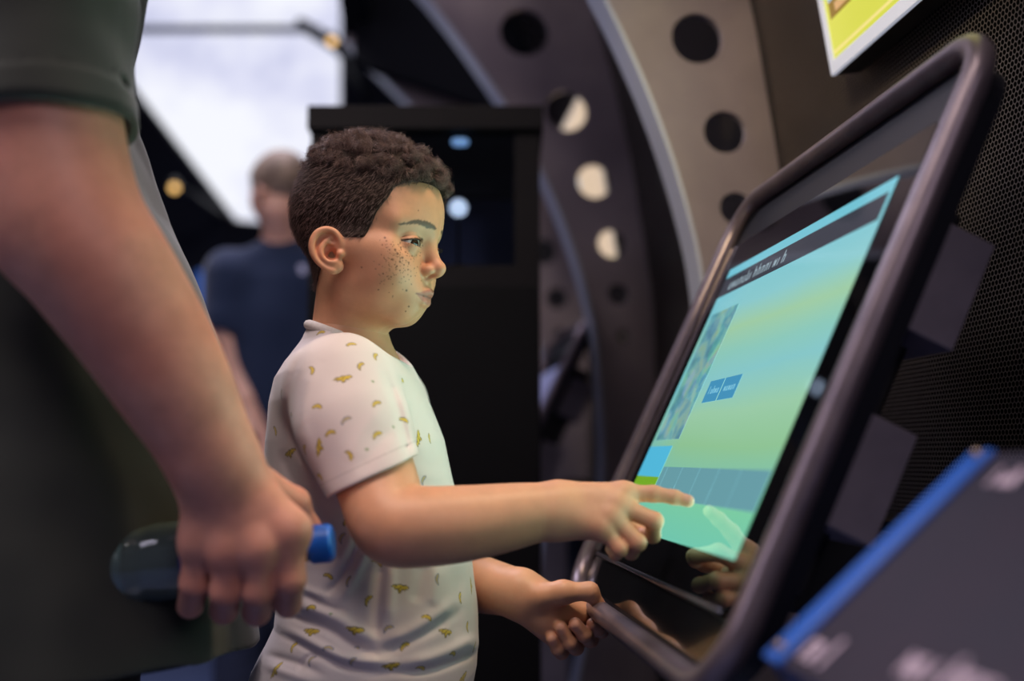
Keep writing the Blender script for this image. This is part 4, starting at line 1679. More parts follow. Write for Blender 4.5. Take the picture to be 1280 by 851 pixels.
def print_colors(V, N, base):
    c = np.tile(np.asarray(base, float), (len(V), 1))
    g = np.random.default_rng(4)
    px, py, dep = proj_many(V)
    sites = []
    facing = ((V - CAM) * N).sum(1) < 0
    idxn = np.where(facing & (dep < 1.1))[0]
    for x, y, kind, a in PRINT:
        d2 = (px[idxn] - x) ** 2 + (py[idxn] - y) ** 2
        cand = idxn[d2 < 9]
        if len(cand) == 0: continue
        sites.append((cand[np.argmin(dep[cand])], kind, a))
    # the same print carries on round the far side and the back
    far = np.where(~facing | (dep > 1.1))[0]
    taken = [V[s[0]] for s in sites]
    tries = 0
    while tries < 900 and len(sites) < 150:
        i = far[g.integers(len(far))]; tries += 1
        if min(np.linalg.norm(V[i] - t) for t in taken) < .030: continue
        taken.append(V[i]); sites.append((i, g.choice(list('ssssbbmmg')), g.uniform(-80, 80)))
    for i, kind, a in sites:
        n = N[i]; o = V[i]
        rgt = np.cross(np.array([0, 0, 1.0]), n) if abs(n[2]) < .9 else np.array([1.0, 0, 0])
        rgt = rgt / np.linalg.norm(rgt)
        upv = np.cross(n, rgt)
        k = np.where((np.abs(V[:, 0] - o[0]) < .014) & (np.abs(V[:, 1] - o[1]) < .016) & (np.abs(V[:, 2] - o[2]) < .014) & (N @ n > .2))[0]
        if len(k) == 0: continue
        D = (V[k] - o) * 1000
        u0, v0 = D @ rgt, D @ upv
        t = math.radians(a)
        u = u0 * math.cos(t) + v0 * math.sin(t); v = -u0 * math.sin(t) + v0 * math.cos(t)
        if kind == 'g':
            s = 1.6 - np.hypot(u, v)
            c[k] = blend(c[k], sstep(-.4, .4, s) * .8, np.array(srgb(120, 140, 100)))
            continue
        bans = [(0, 0, 0, 6.2)] if kind in 'sm' else [(-3.2, 0, -28, 6.4), (0, .6, 0, 6.8), (3.2, 0, 28, 6.4)]
        for ox, oy, tt, L in bans:
            r = math.radians(tt)
            uu = (u - ox) * math.cos(r) + (v - oy) * math.sin(r); vv = -(u - ox) * math.sin(r) + (v - oy) * math.cos(r)
            s = crescent(uu, vv, L)
            if kind == 'm':
                c[k] = blend(c[k], sstep(-.7, .3, s) * .75, BLUE * .8)
                c[k] = blend(c[k], sstep(.5, 1.3, s) * .6, YEL)
            else:
                c[k] = blend(c[k], sstep(-.7, .1, s) * .8, OUTL)
                c[k] = blend(c[k], sstep(.2, .9, s) * .9, YEL * (0.9 + .2 * g.random()))
    return np.clip(c, 0, 1)


def vnormals(V, Q):
    fn = np.cross(V[Q[:, 2]] - V[Q[:, 0]], V[Q[:, 3]] - V[Q[:, 1]])
    nn = np.zeros_like(V)
    for k in range(4):
        np.add.at(nn, Q[:, k], fn)
    return nn / np.maximum(vlen(nn), 1e-15)[:, None]


def cloth_mat(name, rough=.85, weave=1400, bump=.35, sheen=.25):
    m = mat(name, (.5, .5, .5), rough, spec=.2)
    t = NT(m)
    a = t.n('ShaderNodeAttribute', attribute_name='albedo')
    t.l(a.outputs['Color'], t.b.inputs['Base Color'])
    t.b.inputs['Sheen Weight'].default_value = sheen
    co = t.n('ShaderNodeTexCoord')
    nz = t.n('ShaderNodeTexNoise', i_Scale=weave, i_Detail=2)
    t.l(co.outputs['Object'], nz.inputs['Vector'])
    bp = t.n('ShaderNodeBump', i_Strength=bump, i_Distance=.0005)
    t.l(nz.outputs['Fac'], bp.inputs['Height']); t.l(bp.outputs['Normal'], t.b.inputs['Normal'])
    return m


def limb_colors(V):
    c = np.tile(SKIN, (len(V), 1))
    c *= (1 + .12 * (vnoise(V * 90, 5) - .5) + .05 * (vnoise(V * 320, 6) - .5))[:, None]
    # redder knuckles and fingertips
    w = np.zeros(len(V))
    for l in (R_IDX, R_MID, R_RNG, R_PNK, R_THB, L_IDX, L_MID, L_RNG, L_PNK, L_THB):
        for j, r in ((0, .011), (1, .009), (3, .009)):
            w = np.maximum(w, .38 * np.exp(-(vlen(V - P(*l[j][:3])) / r) ** 2))
    c = blend(c, w, SKIN * np.array([1.02, .66, .62]))
    # nails
    tip = P(*R_IDX[3][:3]); dr = tip - P(*R_IDX[2][:3]); dr /= np.linalg.norm(dr)
    for l, nrm in ((R_IDX, (-.1, -.75, .6)), (L_THB, (.1, -.2, 1)), (L_MID, (0, -.9, -.1)), (L_RNG, (0, -.9, -.1)), (L_PNK, (0, -.9, -.1))):
        tip = P(*l[3][:3]); dr = tip - P(*l[2][:3]); dr = dr / np.linalg.norm(dr)
        n = np.array(nrm, float); n -= dr * (n @ dr); n /= np.linalg.norm(n); s = np.cross(dr, n)
        q = V - tip
        r = l[3][3] / 1000
        a = (q @ dr - .001) / .0058; b = (q @ s) / (r * .72)
        k = (q @ n > r * .35)
        e = (np.abs(a) ** 3 + np.abs(b) ** 3)
        wn = sstep(1.15, .8, e) * k
        c = blend(c, wn * .6, np.array(srgb(206, 150, 132)))
        c = blend(c, wn * sstep(.55, .8, a) * .7 * (l is R_IDX), np.array(srgb(232, 222, 208)))
    return np.clip(c, 0, 1)


def make_boy(fine=1.0):
    root = thing('person', (BOY_X, BOY_Y, 0), 'boy in a white banana-print T-shirt reaching his right hand to the touchscreen', 'person')
    skin = skin_mat('boy_skin')
    h1, h2 = .0009 * fine, .0011 * fine
    Vh, Qh = sdf_mesh(boy_head, HO - np.array([.13, .13, .165]), HO + np.array([.15, .13, .16]), h1)
    Ch = head_colors(Vh)
    lo, hi = bounds([R_ARM, R_IDX, R_MID, R_RNG, R_PNK, R_THB], .05)
    Vr, Qr = sdf_mesh(arm_r, lo, hi, h2)
    lo, hi = bounds([L_ARM, L_IDX, L_MID, L_RNG, L_PNK, L_THB], .05)
    Vl, Ql = sdf_mesh(arm_l, lo, hi, h2)
    Vt, Qt = sdf_mesh(trunk, (BOY_X - .22, BOY_Y - .22, 0.005), (BOY_X + .24, BOY_Y + .22, 1.12), .004 * fine)
    V, Q = join([(Vh, Qh), (Vr, Qr), (Vl, Ql), (Vt, Qt)])
    C = np.concatenate([Ch, limb_colors(Vr), limb_colors(Vl), np.tile(SKIN, (len(Vt), 1))])
    np_mesh('body', V, Q, skin, root, {'albedo': C})
    em = eye_mat()
    for s in (1, -1):
        bm = bmesh.new(); bmesh.ops.create_uvsphere(bm, u_segments=48, v_segments=32, radius=EYE_R * .001)
        o = bm_obj('eye', bm, em, None, smooth=True)
        gx = HX + .40 * HY - .16 * HZ; gx /= np.linalg.norm(gx)
        gy = np.cross(HZ, gx); gy /= np.linalg.norm(gy); gz = np.cross(gx, gy)
        o.parent = root
        o.matrix_local = frame_m(from_head((EYE[0], EYE[1] * s, EYE[2])) - wloc(root), gx, gy, gz)
    make_hair(root, N=int(26000))
    make_lashes(root)
    # shirt
    V, Q = sdf_mesh(shirt_sdf, (BOY_X - .24, BOY_Y - .24, .60), (BOY_X + .26, BOY_Y + .27, 1.10), .0013 * fine, slack=2.6)
    V, Q = biggest(V, Q)
    V = relax(V, Q, 1, .35)
    N = vnormals(V, Q)
    col = print_colors(V, N, srgb(208, 196, 195))
    # stitch line above the cuff and the lighter turned hem
    hem = (V - _HEMP) @ _HN
    arm = (chain(V.astype(f4), PT(R_ARM[:4]), [.06, .055, .05, .045], .02) < 0)
    k = arm & (np.abs(hem + .014) < .0008)
    col[k] *= .84
    ts = np_mesh('t_shirt', V, Q, cloth_mat('shirt_cotton'), root, {'albedo': col})
    bm = bmesh.new()
    cp = collar_path()
    add_tube(bm, cp, .0052, 10, closed=True)
    bm_obj('collar', bm, noise_mat('collar_cotton', srgb(214, 204, 200), srgb(204, 194, 190), 300, .9), ts, smooth=True)
    V, Q = sdf_mesh(shorts_sdf, (BOY_X - .22, BOY_Y - .25, .35), (BOY_X + .22, BOY_Y + .25, .76), .004)
    np_mesh('shorts', V, Q, noise_mat('shorts_cotton', srgb(150, 136, 118), srgb(128, 116, 100), 90, .9), root)
    shoe = noise_mat('shoe_canvas', srgb(70, 72, 80), srgb(52, 54, 62), 120, .8)
    for s in (-1, 1):
        f, a = shoe_sdf(s)
        V, Q = sdf_mesh(f, (a[0] - .08, a[1] - .07, -.01), (a[0] + .18, a[1] + .07, .11), .003)
        V[:, 2] = np.maximum(V[:, 2], 0)
        np_mesh('shoe', V, Q, shoe, root)
    return root
# ------------------------------------------------------------------ the man with the bottle (foreground) and the man at the back
M_ARM = [(40, -145, .800, 60), (46, 20, .787, 57), (58, 160, .776, 54), (84, 272, .770, 53), (134, 348, .775, 49.5), (184, 424, .785, 45), (221, 487, .791, 40), (252, 545, .798, 34), (272, 585, .802, 32)]
M_MCP = [(250, 676, .803, 13.5), (286, 686, .797, 14), (325, 684, .796, 14.2), (362, 664, .804, 14)]
M_FNG = [
    [(250, 676, .803, 13), (243, 728, .806, 11.8), (238, 756, .832, 10.6), (242, 748, .862, 9)],
    [(286, 686, .797, 13.4), (282, 738, .800, 12.6), (280, 762, .832, 11.4), (282, 748, .868, 9.6)],
    [(325, 684, .796, 13.6), (323, 738, .798, 12.8), (321, 764, .832, 11.6), (323, 748, .870, 9.8)],
    [(362, 664, .804, 13.4), (363, 724, .802, 12.4), (360, 754, .832, 11.2), (360, 740, .868, 9.6)]]
M_THB = [(318, 600, .828, 16), (368, 628, .858, 12.5), (384, 660, .872, 11), (380, 690, .884, 9)]
_MA = limb(M_ARM, 4)
MAN_X = P(-12, 400, .985)[0]; MAN_Y = P(0, 400, .985)[1]


def man_hand(p):
    w = [P(256, 590, .806), P(266, 588, .802), P(280, 588, .802), P(292, 586, .806)]
    d = None
    for q, m in zip(w, M_MCP):
        e = cone(p, q, P(*m[:3]), .0195, m[3] / 1000 + .002)
        d = e if d is None else smin(d, e, .014)
    f = None
    for l in M_FNG:
        e = finger(p, l)
        e = smin(e, sph(p, P(l[0][0], l[0][1] - 2, l[0][2] - .003), .0115), .012)
        f = e if f is None else smin(f, e, .004)
    d = smin(d, f, .012)
    return smin(d, finger(p, M_THB, .006), .012)


def man_arm(p):
    lo, hi = bounds([M_ARM[-2:], M_MCP, M_THB] + M_FNG)
    d = chain(p, *_MA, .010)
    # point of the elbow and its crease
    d = smin(d, sph(p, P(46, 292, .772), .028), .03)
    return smin(d, near_box(p, man_hand, lo, hi, .04), .014)


_MROWS = [(-215, -120, 95, .10), (-180, -165, 118, .17), (-120, -180, 134, .19), (0, -186, 118, .185), (130, -180, 140, .175), (250, -172, 180, .170), (340, -164, 226, .168), (420, -156, 264, .168),
          (500, -150, 290, .168), (600, -146, 302, .168), (700, -146, 314, .170), (800, -144, 322, .172)]


def man_loft(grow=0, rows=None):
    zs, cx, cy, rx, ry = [], [], [], [], []
    for y, a, b, w in (rows or _MROWS)[::-1]:
        A, B = P(a, y, .985), P(b, y, .985)
        zs.append((A[2] + B[2]) / 2); cx.append((A[0] + B[0]) / 2); cy.append(MAN_Y); rx.append((B[0] - A[0]) / 2 + grow); ry.append(w + grow)
    return [np.array(v) for v in (zs, cx, cy, rx, ry)]


_ML, _MLS = man_loft(), man_loft(-.014)
MAN_TOP = _ML[0][-1]
MSC = 1.13


def figure_head(p, O, yaw, pitch, sc):
    """the same anatomy at a grown man's size"""
    f = np.array([math.cos(yaw) * math.cos(pitch), math.sin(yaw) * math.cos(pitch), -math.sin(pitch)])
    l = np.array([math.sin(yaw), -math.cos(yaw), 0.0])
    u = np.array([math.cos(yaw) * math.sin(pitch), math.sin(yaw) * math.sin(pitch), math.cos(pitch)])
    return ((p - O.astype(f4)) @ np.stack([f, l, u], 1).astype(f4)) * f4(1000 / sc)


MAN_HEAD = np.array([MAN_X + .045, MAN_Y, MAN_TOP + .175])


def man_head_q(p): return figure_head(p, MAN_HEAD, -.1, .25, MSC)


def legs_sdf(p, x, y, hip, hw, rs, fwd=1.0, dx=.0):
    d = ell(p, (x, y, hip + .05), (.125, hw + .08, .13))
    for s in (-1, 1):
        d = smin(d, chain(p, [(x, y + s * hw, hip), (x + .02 * fwd, y + s * hw, hip * .55), (x + dx, y + s * hw, .09)], rs, .03), .04)
    return d


def man_trunk(p):
    d = loft(p, *_MLS)
    nb = np.array([MAN_X, MAN_Y, MAN_TOP - .05])
    d = smin(d, cone(p, nb, MAN_HEAD + np.array([-.02, 0, -.05]), .066, .058), .05)
    hb = head_sdf(man_head_q(p)) * f4(.001 * MSC)
    d = smin(d, hb, .03)
    d = smin(d, legs_sdf(p, MAN_X + .0, MAN_Y, .80, .095, [.085, .06, .042]), .05)
    # arm on the far side hanging at rest
    ys = MAN_Y + .2
    d = smin(d, chain(p, [(MAN_X - .05, ys, MAN_TOP - .11), (MAN_X - .05, ys + .05, 1.10), (MAN_X - .03, ys + .05, .86), (MAN_X - .02, ys + .04, .76)], [.058, .046, .032, .030], .02), .03)
    for k in range(4):
        a = np.array([MAN_X - .045 + .018 * k, ys + .04, .755])
        d = smin(d, chain(p, [a, a + np.array([.006, 0, -.055]), a + np.array([.012, -.012, -.092])], [.012, .0095, .0085], .004), .006)
    d = smin(d, chain(p, [(MAN_X + .005, ys + .03, .78), (MAN_X + .035, ys + .02, .735), (MAN_X + .04, ys + .01, .70)], [.014, .011, .009], .004), .008)
    return d


_MHEM = P(55, 160, .776)


def polo_sdf(p):
    d = loft(p, *_ML)
    s = chain(p, [P(36, -150, .805), P(44, -20, .79), P(55, 190, .774)], [.078, .072, .0675], .02)
    nrm = (P(58, 168, .776) - P(46, 20, .787)); nrm /= np.linalg.norm(nrm)
    hem = ((p - _MHEM.astype(f4)) @ nrm.astype(f4))
    cuff = smax(np.abs(hem + .014) - .0125, chain(p, [P(44, -20, .79), P(55, 190, .774)], [.0735, .0692], .01), .004)
    s = smax(s, hem, .003)
    s = np.minimum(s, cuff)
    s = smax(s, -smax(chain(p, _MA[0][2:14], _MA[1][2:14] + .003, .01), -(hem + f4(.03)), .002), .002)
    ys = MAN_Y + .2
    s2 = smax(chain(p, [(MAN_X - .05, ys - .03, MAN_TOP - .10), (MAN_X - .05, ys + .05, 1.14)], [.074, .064], .02), 1.16 - p[:, 2], .004)
    d = smin(smin(d, s2, .03), s, .025)
    nz = (vnoise(p.astype(float) * np.array([16, 16, 7]), 41) - .5) * .016 + (vnoise(p.astype(float) * np.array([26, 26, 22]), 42) - .5) * .005
    d = d - nz.astype(f4)
    d = smax(d, P(160, 792, .985)[2] - p[:, 2] - f4(.05) * np.sin((p[:, 0] - f4(MAN_X)) * f4(9)) * f4(.4), .004)
    return d


def man_trousers(p):
    d = legs_sdf(p, MAN_X + .015, MAN_Y, .80, .098, [.108, .086, .068])
    d = d - ((vnoise(p.astype(float) * np.array([14, 14, 9]), 44) - .5) * .012).astype(f4)
    d = smin(d, loft(p, _ML[0], _ML[1], _ML[2], _ML[3] - .008, _ML[4] - .008), .03)
    d = smax(d, p[:, 2] - .95, .004)
    return smax(d, .06 - p[:, 2], .004)


def adult_shoe(x, y, yaw):
    c, s = math.cos(yaw), math.sin(yaw)
    def f(p):
        d = cone(p, (x - .03 * c, y - .03 * s, .045), (x + .17 * c, y + .17 * s, .034), .046, .042)
        d = smin(d, cone(p, (x, y, .05), (x, y, .10), .048, .046), .03)
        d = smax(d, -p[:, 2], .003)
        return smax(d, p[:, 2] - .11, .004)
    return f


def head_plain_colors(q, hairline, skin, hair):
    c = np.tile(skin, (len(q), 1))
    return c


def short_hair(p, q, sc, th=4.0):
    d = head_sdf_scalp_only(q) - th - (vnoise(q.astype(float) / 6, 51) - .5) * 2.2
    d = smax(d, -hair_zone(q), 2.5)
    return (d * .001 * sc).astype(f4)


def head_sdf_scalp_only(q):
    d = ell(q, (2, 0, 47), (79, 66, 71))
    d = smin(d, ell(q, (34, 0, 42), (52.5, 57, 48)), 20)
    return smin(d, ell(q, (32, 0, -8), (43, 51, 60)), 22)


def make_bottle():
    a, b = P(137, 709, .846), P(388, 681, .852)
    ax = Vector(b - a).normalized()
    F = Matrix.Translation(Vector(a)) @ ax.to_track_quat('Z', 'Y').to_matrix().to_4x4()
    L = float(np.linalg.norm(b - a))
    root = thing('water_bottle', a, 'clear plastic water bottle with a blue cap held sideways by the man', 'bottle')
    R = .0325
    prof = [(0, .006), (.012, .003), (.022, 0), (.029, .003), (R, .012), (R, .030), (R - .0015, .034), (R, .038), (R, L * .52), (R - .002, L * .55), (R, L * .58), (R * .98, L * .66), (R * .8, L * .78), (.019, L * .88), (.0135, L * .93), (.0135, L), (0, L)]
    pl = clear_film('bottle_plastic', (.92, .98, .97), .05, 1.9, (.66, .90, .84), .09)  # mint diffuse share puts the screen's glow into the plastic
    bm = bmesh.new(); add_lathe(bm, prof, F, 48)
    bm_obj('shell', bm, pl, root, smooth=True)
    # water lying in the lower part of the lying bottle
    bm = bmesh.new()
    add_lathe(bm, [(0, .009), (.022, .004), (.028, .006), (R - .0022, .014), (R - .0022, L * .60), (R * .72, L * .78), (.015, L * .88), (0, L * .88)], F, 48)
    up = Vector((0, 0, 1)); up = (up - ax * up.dot(ax)).normalized()
    geom = bm.verts[:] + bm.edges[:] + bm.faces[:]
    r = bmesh.ops.bisect_plane(bm, geom=geom, plane_co=Vector(a) + up * .012, plane_no=up, clear_outer=True)
    ed = [e for e in r['geom_cut'] if isinstance(e, bmesh.types.BMEdge)]
    if ed: bmesh.ops.contextual_create(bm, geom=ed)
    w_ = bm_obj('water', bm, mat('water', (.90, 1, .97), .0, trans=1, ior=1.33), root, smooth=True)
    bm = bmesh.new()
    add_lathe(bm, [(0, .0072), (.012, .0042), (.022, .0012), (.0288, .0040), (R - .0006, .0122), (R - .0006, .020), (R - .0014, .020), (R - .0016, .013), (.028, .0055), (.022, .003), (.012, .006), (0, .009)], F, 48)
    tag(bm_obj('base', bm, clear_film('bottle_base_glow', (.9, .98, .96), .05, 1.9, (.60, .92, .82), .42), root, smooth=True), 'bottle base with the green screen glow put into its colour')  # stronger mint share paints screen light at the bottle's end
    bm = bmesh.new()
    add_lathe(bm, [(0, L + .020), (.013, L + .020), (.0152, L + .018), (.0158, L + .001), (.0138, L - .001)], F, 40)
    for k in range(36):
        an = 2 * math.pi * k / 36
        add_box(bm, (.0152, -.0006, L + .002), (.0164, .0006, L + .0165), F @ Matrix.Rotation(an, 4, 'Z'))
    tag(bm_obj('cap', bm, noise_mat('bottle_cap', srgb(24, 104, 196), srgb(20, 92, 184), 20, .35), root, smooth=False), 'blue screw cap')
    bm = bmesh.new()
    prof = [(R + .0003, L * .40), (R + .0007, L * .40), (R + .0007, L * .64), (R + .0003, L * .64)]
    add_lathe(bm, prof, F, 48)
    tag(bm_obj('label', bm, mat('bottle_label', srgb(26, 40, 110), .4), root, smooth=True), 'dark blue label band')
    return root


def make_man():
    root = thing('person', (MAN_X, MAN_Y, 0), 'man in a dark green polo shirt in the left foreground holding a water bottle', 'person')
    sk = np.array(srgb(206, 144, 122)) * .95
    lo, hi = bounds([M_ARM, M_MCP, M_THB] + M_FNG, .08)
    V1, Q1 = sdf_mesh(man_arm, lo, hi, .0017)
    V2, Q2 = sdf_mesh(man_trunk, (MAN_X - .3, MAN_Y - .25, .01), (MAN_X + .3, MAN_Y + .36, 1.92), .0042)
    C1 = np.tile(sk, (len(V1), 1)) * (1 + .22 * (vnoise(V1 * 60, 61) - .5) + .12 * (vnoise(V1 * 180, 62) - .5))[:, None]
    w = np.zeros(len(V1))
    for l in M_FNG:
        for j in (0, 1, 3):
            w = np.maximum(w, .45 * np.exp(-(vlen(V1 - P(*l[j][:3])) / .016) ** 2))
    red = sstep(.35, .75, vnoise(V1 * 26, 63)) * .30
    C1 = blend(C1, np.maximum(w, red), sk * np.array([1.0, .66, .62]))
    C2 = np.tile(sk, (len(V2), 1))
    V, Q = join([(V1, Q1), (V2, Q2)])
    np_mesh('body', V, Q, skin_mat('man_skin', rough=.5), root, {'albedo': np.clip(np.concatenate([C1, C2]), 0, 1)})
    em = bpy.data.materials['eye']
    V, Q = sdf_mesh(lambda p: short_hair(p, man_head_q(p), MSC), MAN_HEAD - .16, MAN_HEAD + .2, .004, slack=2)
    V, Q = biggest(V, Q)
    np_mesh('hair', V, Q, noise_mat('man_hair', srgb(60, 46, 38), srgb(40, 30, 26), 200, .7), root)
    V, Q = sdf_mesh(polo_sdf, (MAN_X - .32, MAN_Y - .36, .68), (MAN_X + .36, MAN_Y + .40, MAN_TOP + .02), .0030, slack=2.4)
    V, Q = biggest(V, Q)
    g1, g2 = np.array(srgb(60, 61, 55)), np.array(srgb(48, 50, 46))
    n = vnoise(V * 30, 71)
    col = g1 * n[:, None] + g2 * (1 - n[:, None])
    nrm = (P(58, 168, .776) - P(46, 20, .787)); nrm /= np.linalg.norm(nrm)
    hem = (V - _MHEM) @ nrm
    arm = chain(V.astype(f4), [P(36, -150, .805), P(55, 190, .774)], [.085, .07], .02) < 0
    band = arm & (np.abs(hem + .027) < .0018)
    col[band] *= .55
    po = np_mesh('polo_shirt', V, Q, cloth_mat('polo_pique', .9, 900, .5, .3), root, {'albedo': col})
    V, Q = sdf_mesh(man_trousers, (MAN_X - .3, MAN_Y - .3, .04), (MAN_X + .3, MAN_Y + .3, .98), .004)
    np_mesh('trousers', V, Q, noise_mat('man_trousers', srgb(44, 50, 48), srgb(34, 40, 39), 60, .9), root)
    sh = noise_mat('man_shoe', srgb(40, 34, 30), srgb(30, 26, 24), 60, .5)
    for s in (-1, 1):
        V, Q = sdf_mesh(adult_shoe(MAN_X, MAN_Y + s * .095, 0), (MAN_X - .12, MAN_Y + s * .095 - .08, -.01), (MAN_X + .26, MAN_Y + s * .095 + .08, .13), .004)
        V[:, 2] = np.maximum(V[:, 2], 0)
        np_mesh('shoe', V, Q, sh, root)
    return root


# the man further back, seen from behind
GZ = 2.9
G_HEAD = P(352, 244, GZ)
G_X, G_Y = P(356, 400, GZ + .03)[:2]
G_YAW = math.radians(140)
GSC = 1.10


def g_head_q(p): return figure_head(p, G_HEAD, G_YAW, .05, GSC)


_gz = lambda y: P(356, y, GZ)[2]
_GL = [np.array([_gz(640), _gz(560), _gz(470), _gz(400), _gz(350), _gz(318), _gz(300)]), np.full(7, G_X), np.full(7, G_Y),
       np.array([.165, .16, .17, .185, .19, .15, .085]), np.array([.12, .115, .118, .12, .115, .095, .07])]
G_LA = [(288, 345, 2.90, 62), (284, 400, 2.88, 55), (292, 452, 2.86, 45), (306, 500, 2.82, 40), (318, 540, 2.78, 32)]
G_RA = [(425, 345, 2.92, 62), (430, 400, 2.92, 55), (428, 460, 2.90, 45), (418, 520, 2.84, 38), (410, 550, 2.8, 32)]


def g_body(p):
    d = loft(p, _GL[0], _GL[1], _GL[2], _GL[3] - .012, _GL[4] - .012)
    d = smin(d, cone(p, (G_X, G_Y, _gz(305)), G_HEAD + np.array([0, 0, -.05]), .064, .056), .04)
    d = smin(d, head_sdf(g_head_q(p)) * f4(.001 * GSC), .025)
    for l in (G_LA, G_RA):
        d = smin(d, chain(p, PT(l), MM(l), .02), .03)
        h = P(*l[-1][:3])
        for k in range(4):
            a = h + np.array([(k - 1.5) * .017, 0, -.01])
            d = smin(d, chain(p, [a, a + np.array([0, -.015, -.055]), a + np.array([0, -.035, -.085])], [.011, .0092, .008], .004), .007)
        s = 1 if l is G_LA else -1
        d = smin(d, chain(p, [h + np.array([s * .03, -.01, 0]), h + np.array([s * .042, -.03, -.045]), h + np.array([s * .04, -.045, -.07])], [.012, .010, .0085], .004), .008)
    q = p.copy()
    # legs side by side across the view
    for s in (-1, 1):
        d = smin(d, chain(p, [(G_X + s * .09, G_Y, .84), (G_X + s * .095, G_Y, .46), (G_X + s * .10, G_Y + .01, .08)], [.082, .058, .042], .03), .05)
    return d


def g_shirt(p):
    d = loft(p, *_GL)
    for l in (G_LA, G_RA):
        s = chain(p, [P(*l[0][:3]), P(*l[1][:3]), P(l[1][0] + 4, 430, l[1][2] - .01)], [.080, .072, .070], .02)
        s = smax(s, _gz(416) - p[:, 2], .004)
        d = smin(d, s, .04)
    d = d - ((vnoise(p.astype(float) * np.array([14, 14, 9]), 81) - .5) * .012).astype(f4)
    return d


def g_trousers(p):
    d = ell(p, (G_X, G_Y, .90), (.165, .12, .12))
    for s in (-1, 1):
        d = smin(d, chain(p, [(G_X + s * .09, G_Y, .84), (G_X + s * .095, G_Y, .46), (G_X + s * .10, G_Y + .01, .06)], [.098, .082, .070], .03), .03)
    d = smax(d, p[:, 2] - .97, .004)
    return smax(d, .045 - p[:, 2], .004)


def make_back_man():
    root = thing('person', (G_X, G_Y, 0), 'man in a navy T-shirt seen from behind, standing further back by the bright roof window', 'person')
    sk = np.array(srgb(206, 158, 140)) * .92
    lo = np.array([G_X - .36, G_Y - .35, .01]); hi = np.array([G_X + .36, G_Y + .30, G_HEAD[2] + .2])
    V, Q = sdf_mesh(g_body, lo, hi, .0055)
    np_mesh('body', V, Q, skin_mat('back_man_skin'), root, {'albedo': np.tile(sk, (len(V), 1))})
    V, Q = sdf_mesh(lambda p: short_hair(p, g_head_q(p), GSC, 5.0), G_HEAD - .16, G_HEAD + .2, .0045, slack=2)
    V, Q = biggest(V, Q)
    np_mesh('hair', V, Q, noise_mat('back_man_hair', srgb(150, 130, 114), srgb(92, 76, 66), 30, .7), root)
    V, Q = sdf_mesh(g_shirt, lo + np.array([0, 0, .5]), hi, .005, slack=2)
    V, Q = biggest(V, Q)
    col = np.tile(np.array(srgb(28, 40, 66)), (len(V), 1))
    px, py, dep = proj_many(V)
    k = (np.abs(px - 378) < 4) & (np.abs(py - 336) < 5) & (dep < GZ)
    col[k] = srgb(170, 172, 200)
    np_mesh('t_shirt', V, Q, cloth_mat('navy_cotton', .9, 700), root, {'albedo': col})
    V, Q = sdf_mesh(g_trousers, (G_X - .3, G_Y - .25, .03), (G_X + .3, G_Y + .25, 1.0), .006)
    np_mesh('trousers', V, Q, noise_mat('back_trousers', srgb(44, 52, 76), srgb(34, 40, 60), 40, .9), root)
    sh = noise_mat('back_shoe', srgb(120, 120, 130), srgb(90, 90, 100), 40, .6)
    for s in (-1, 1):
        x = G_X + s * .10
        V, Q = sdf_mesh(adult_shoe(x, G_Y, math.radians(90 - 8 * s)), (x - .1, G_Y - .12, -.01), (x + .1, G_Y + .28, .13), .005)
        V[:, 2] = np.maximum(V[:, 2], 0)
        np_mesh('shoe', V, Q, sh, root)
    return root
# ------------------------------------------------------------------ put the place together
def lamp(kind, name, loc, energy, col, aim=None, **kw):
    l = bpy.data.lights.new(name, kind)
    l.energy = energy; l.color = col
    for k, v in kw.items(): setattr(l, k, v)
    o = bpy.data.objects.new(name, l); o.location = Vector(loc); COL.objects.link(o)
    if aim is not None:
        o.rotation_euler = (Vector(aim) - Vector(loc)).to_track_quat('-Z', 'Y').to_euler()
    return o


make_hall()
KM = kiosk_materials()
make_kiosk(KM, np.zeros(3), 'large tube-framed touchscreen with a glowing green page in front of the boy', 'touchscreen kiosks')
KOFF = -SU * (RIB_STEP * 2)
make_kiosk(KM, KOFF, 'further touchscreen kiosk glimpsed between the dark cabinet and the second rib', 'touchscreen kiosks', wallet=False)
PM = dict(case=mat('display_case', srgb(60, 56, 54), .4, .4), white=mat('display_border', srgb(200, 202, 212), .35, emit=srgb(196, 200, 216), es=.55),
          yellow=mat('display_yellow', (.02, .02, .02), .2, emit=srgb(222, 222, 84), es=.95), line=mat('display_line', (.02, .02, .02), .2, emit=srgb(244, 226, 140), es=1),
          sky=mat('display_sky', (.02, .02, .02), .2, emit=srgb(176, 206, 232), es=.9), ochre=mat('display_ochre', (.02, .02, .02), .2, emit=srgb(150, 116, 40), es=.9),
          peach=mat('display_peach', (.02, .02, .02), .2, emit=srgb(226, 176, 120), es=.9))
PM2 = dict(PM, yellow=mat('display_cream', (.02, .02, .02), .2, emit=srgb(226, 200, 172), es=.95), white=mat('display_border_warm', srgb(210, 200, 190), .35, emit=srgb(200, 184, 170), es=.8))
make_wall_screen(.303, .025, .40, .50, 'yellow framed display on the perforated wall above the near touchscreen', PM)
make_wall_screen(.303 - RIB_STEP * 2, .025, .40, .50, 'cream coloured framed display glimpsed through the holes of the second rib', PM2)
make_lectern()
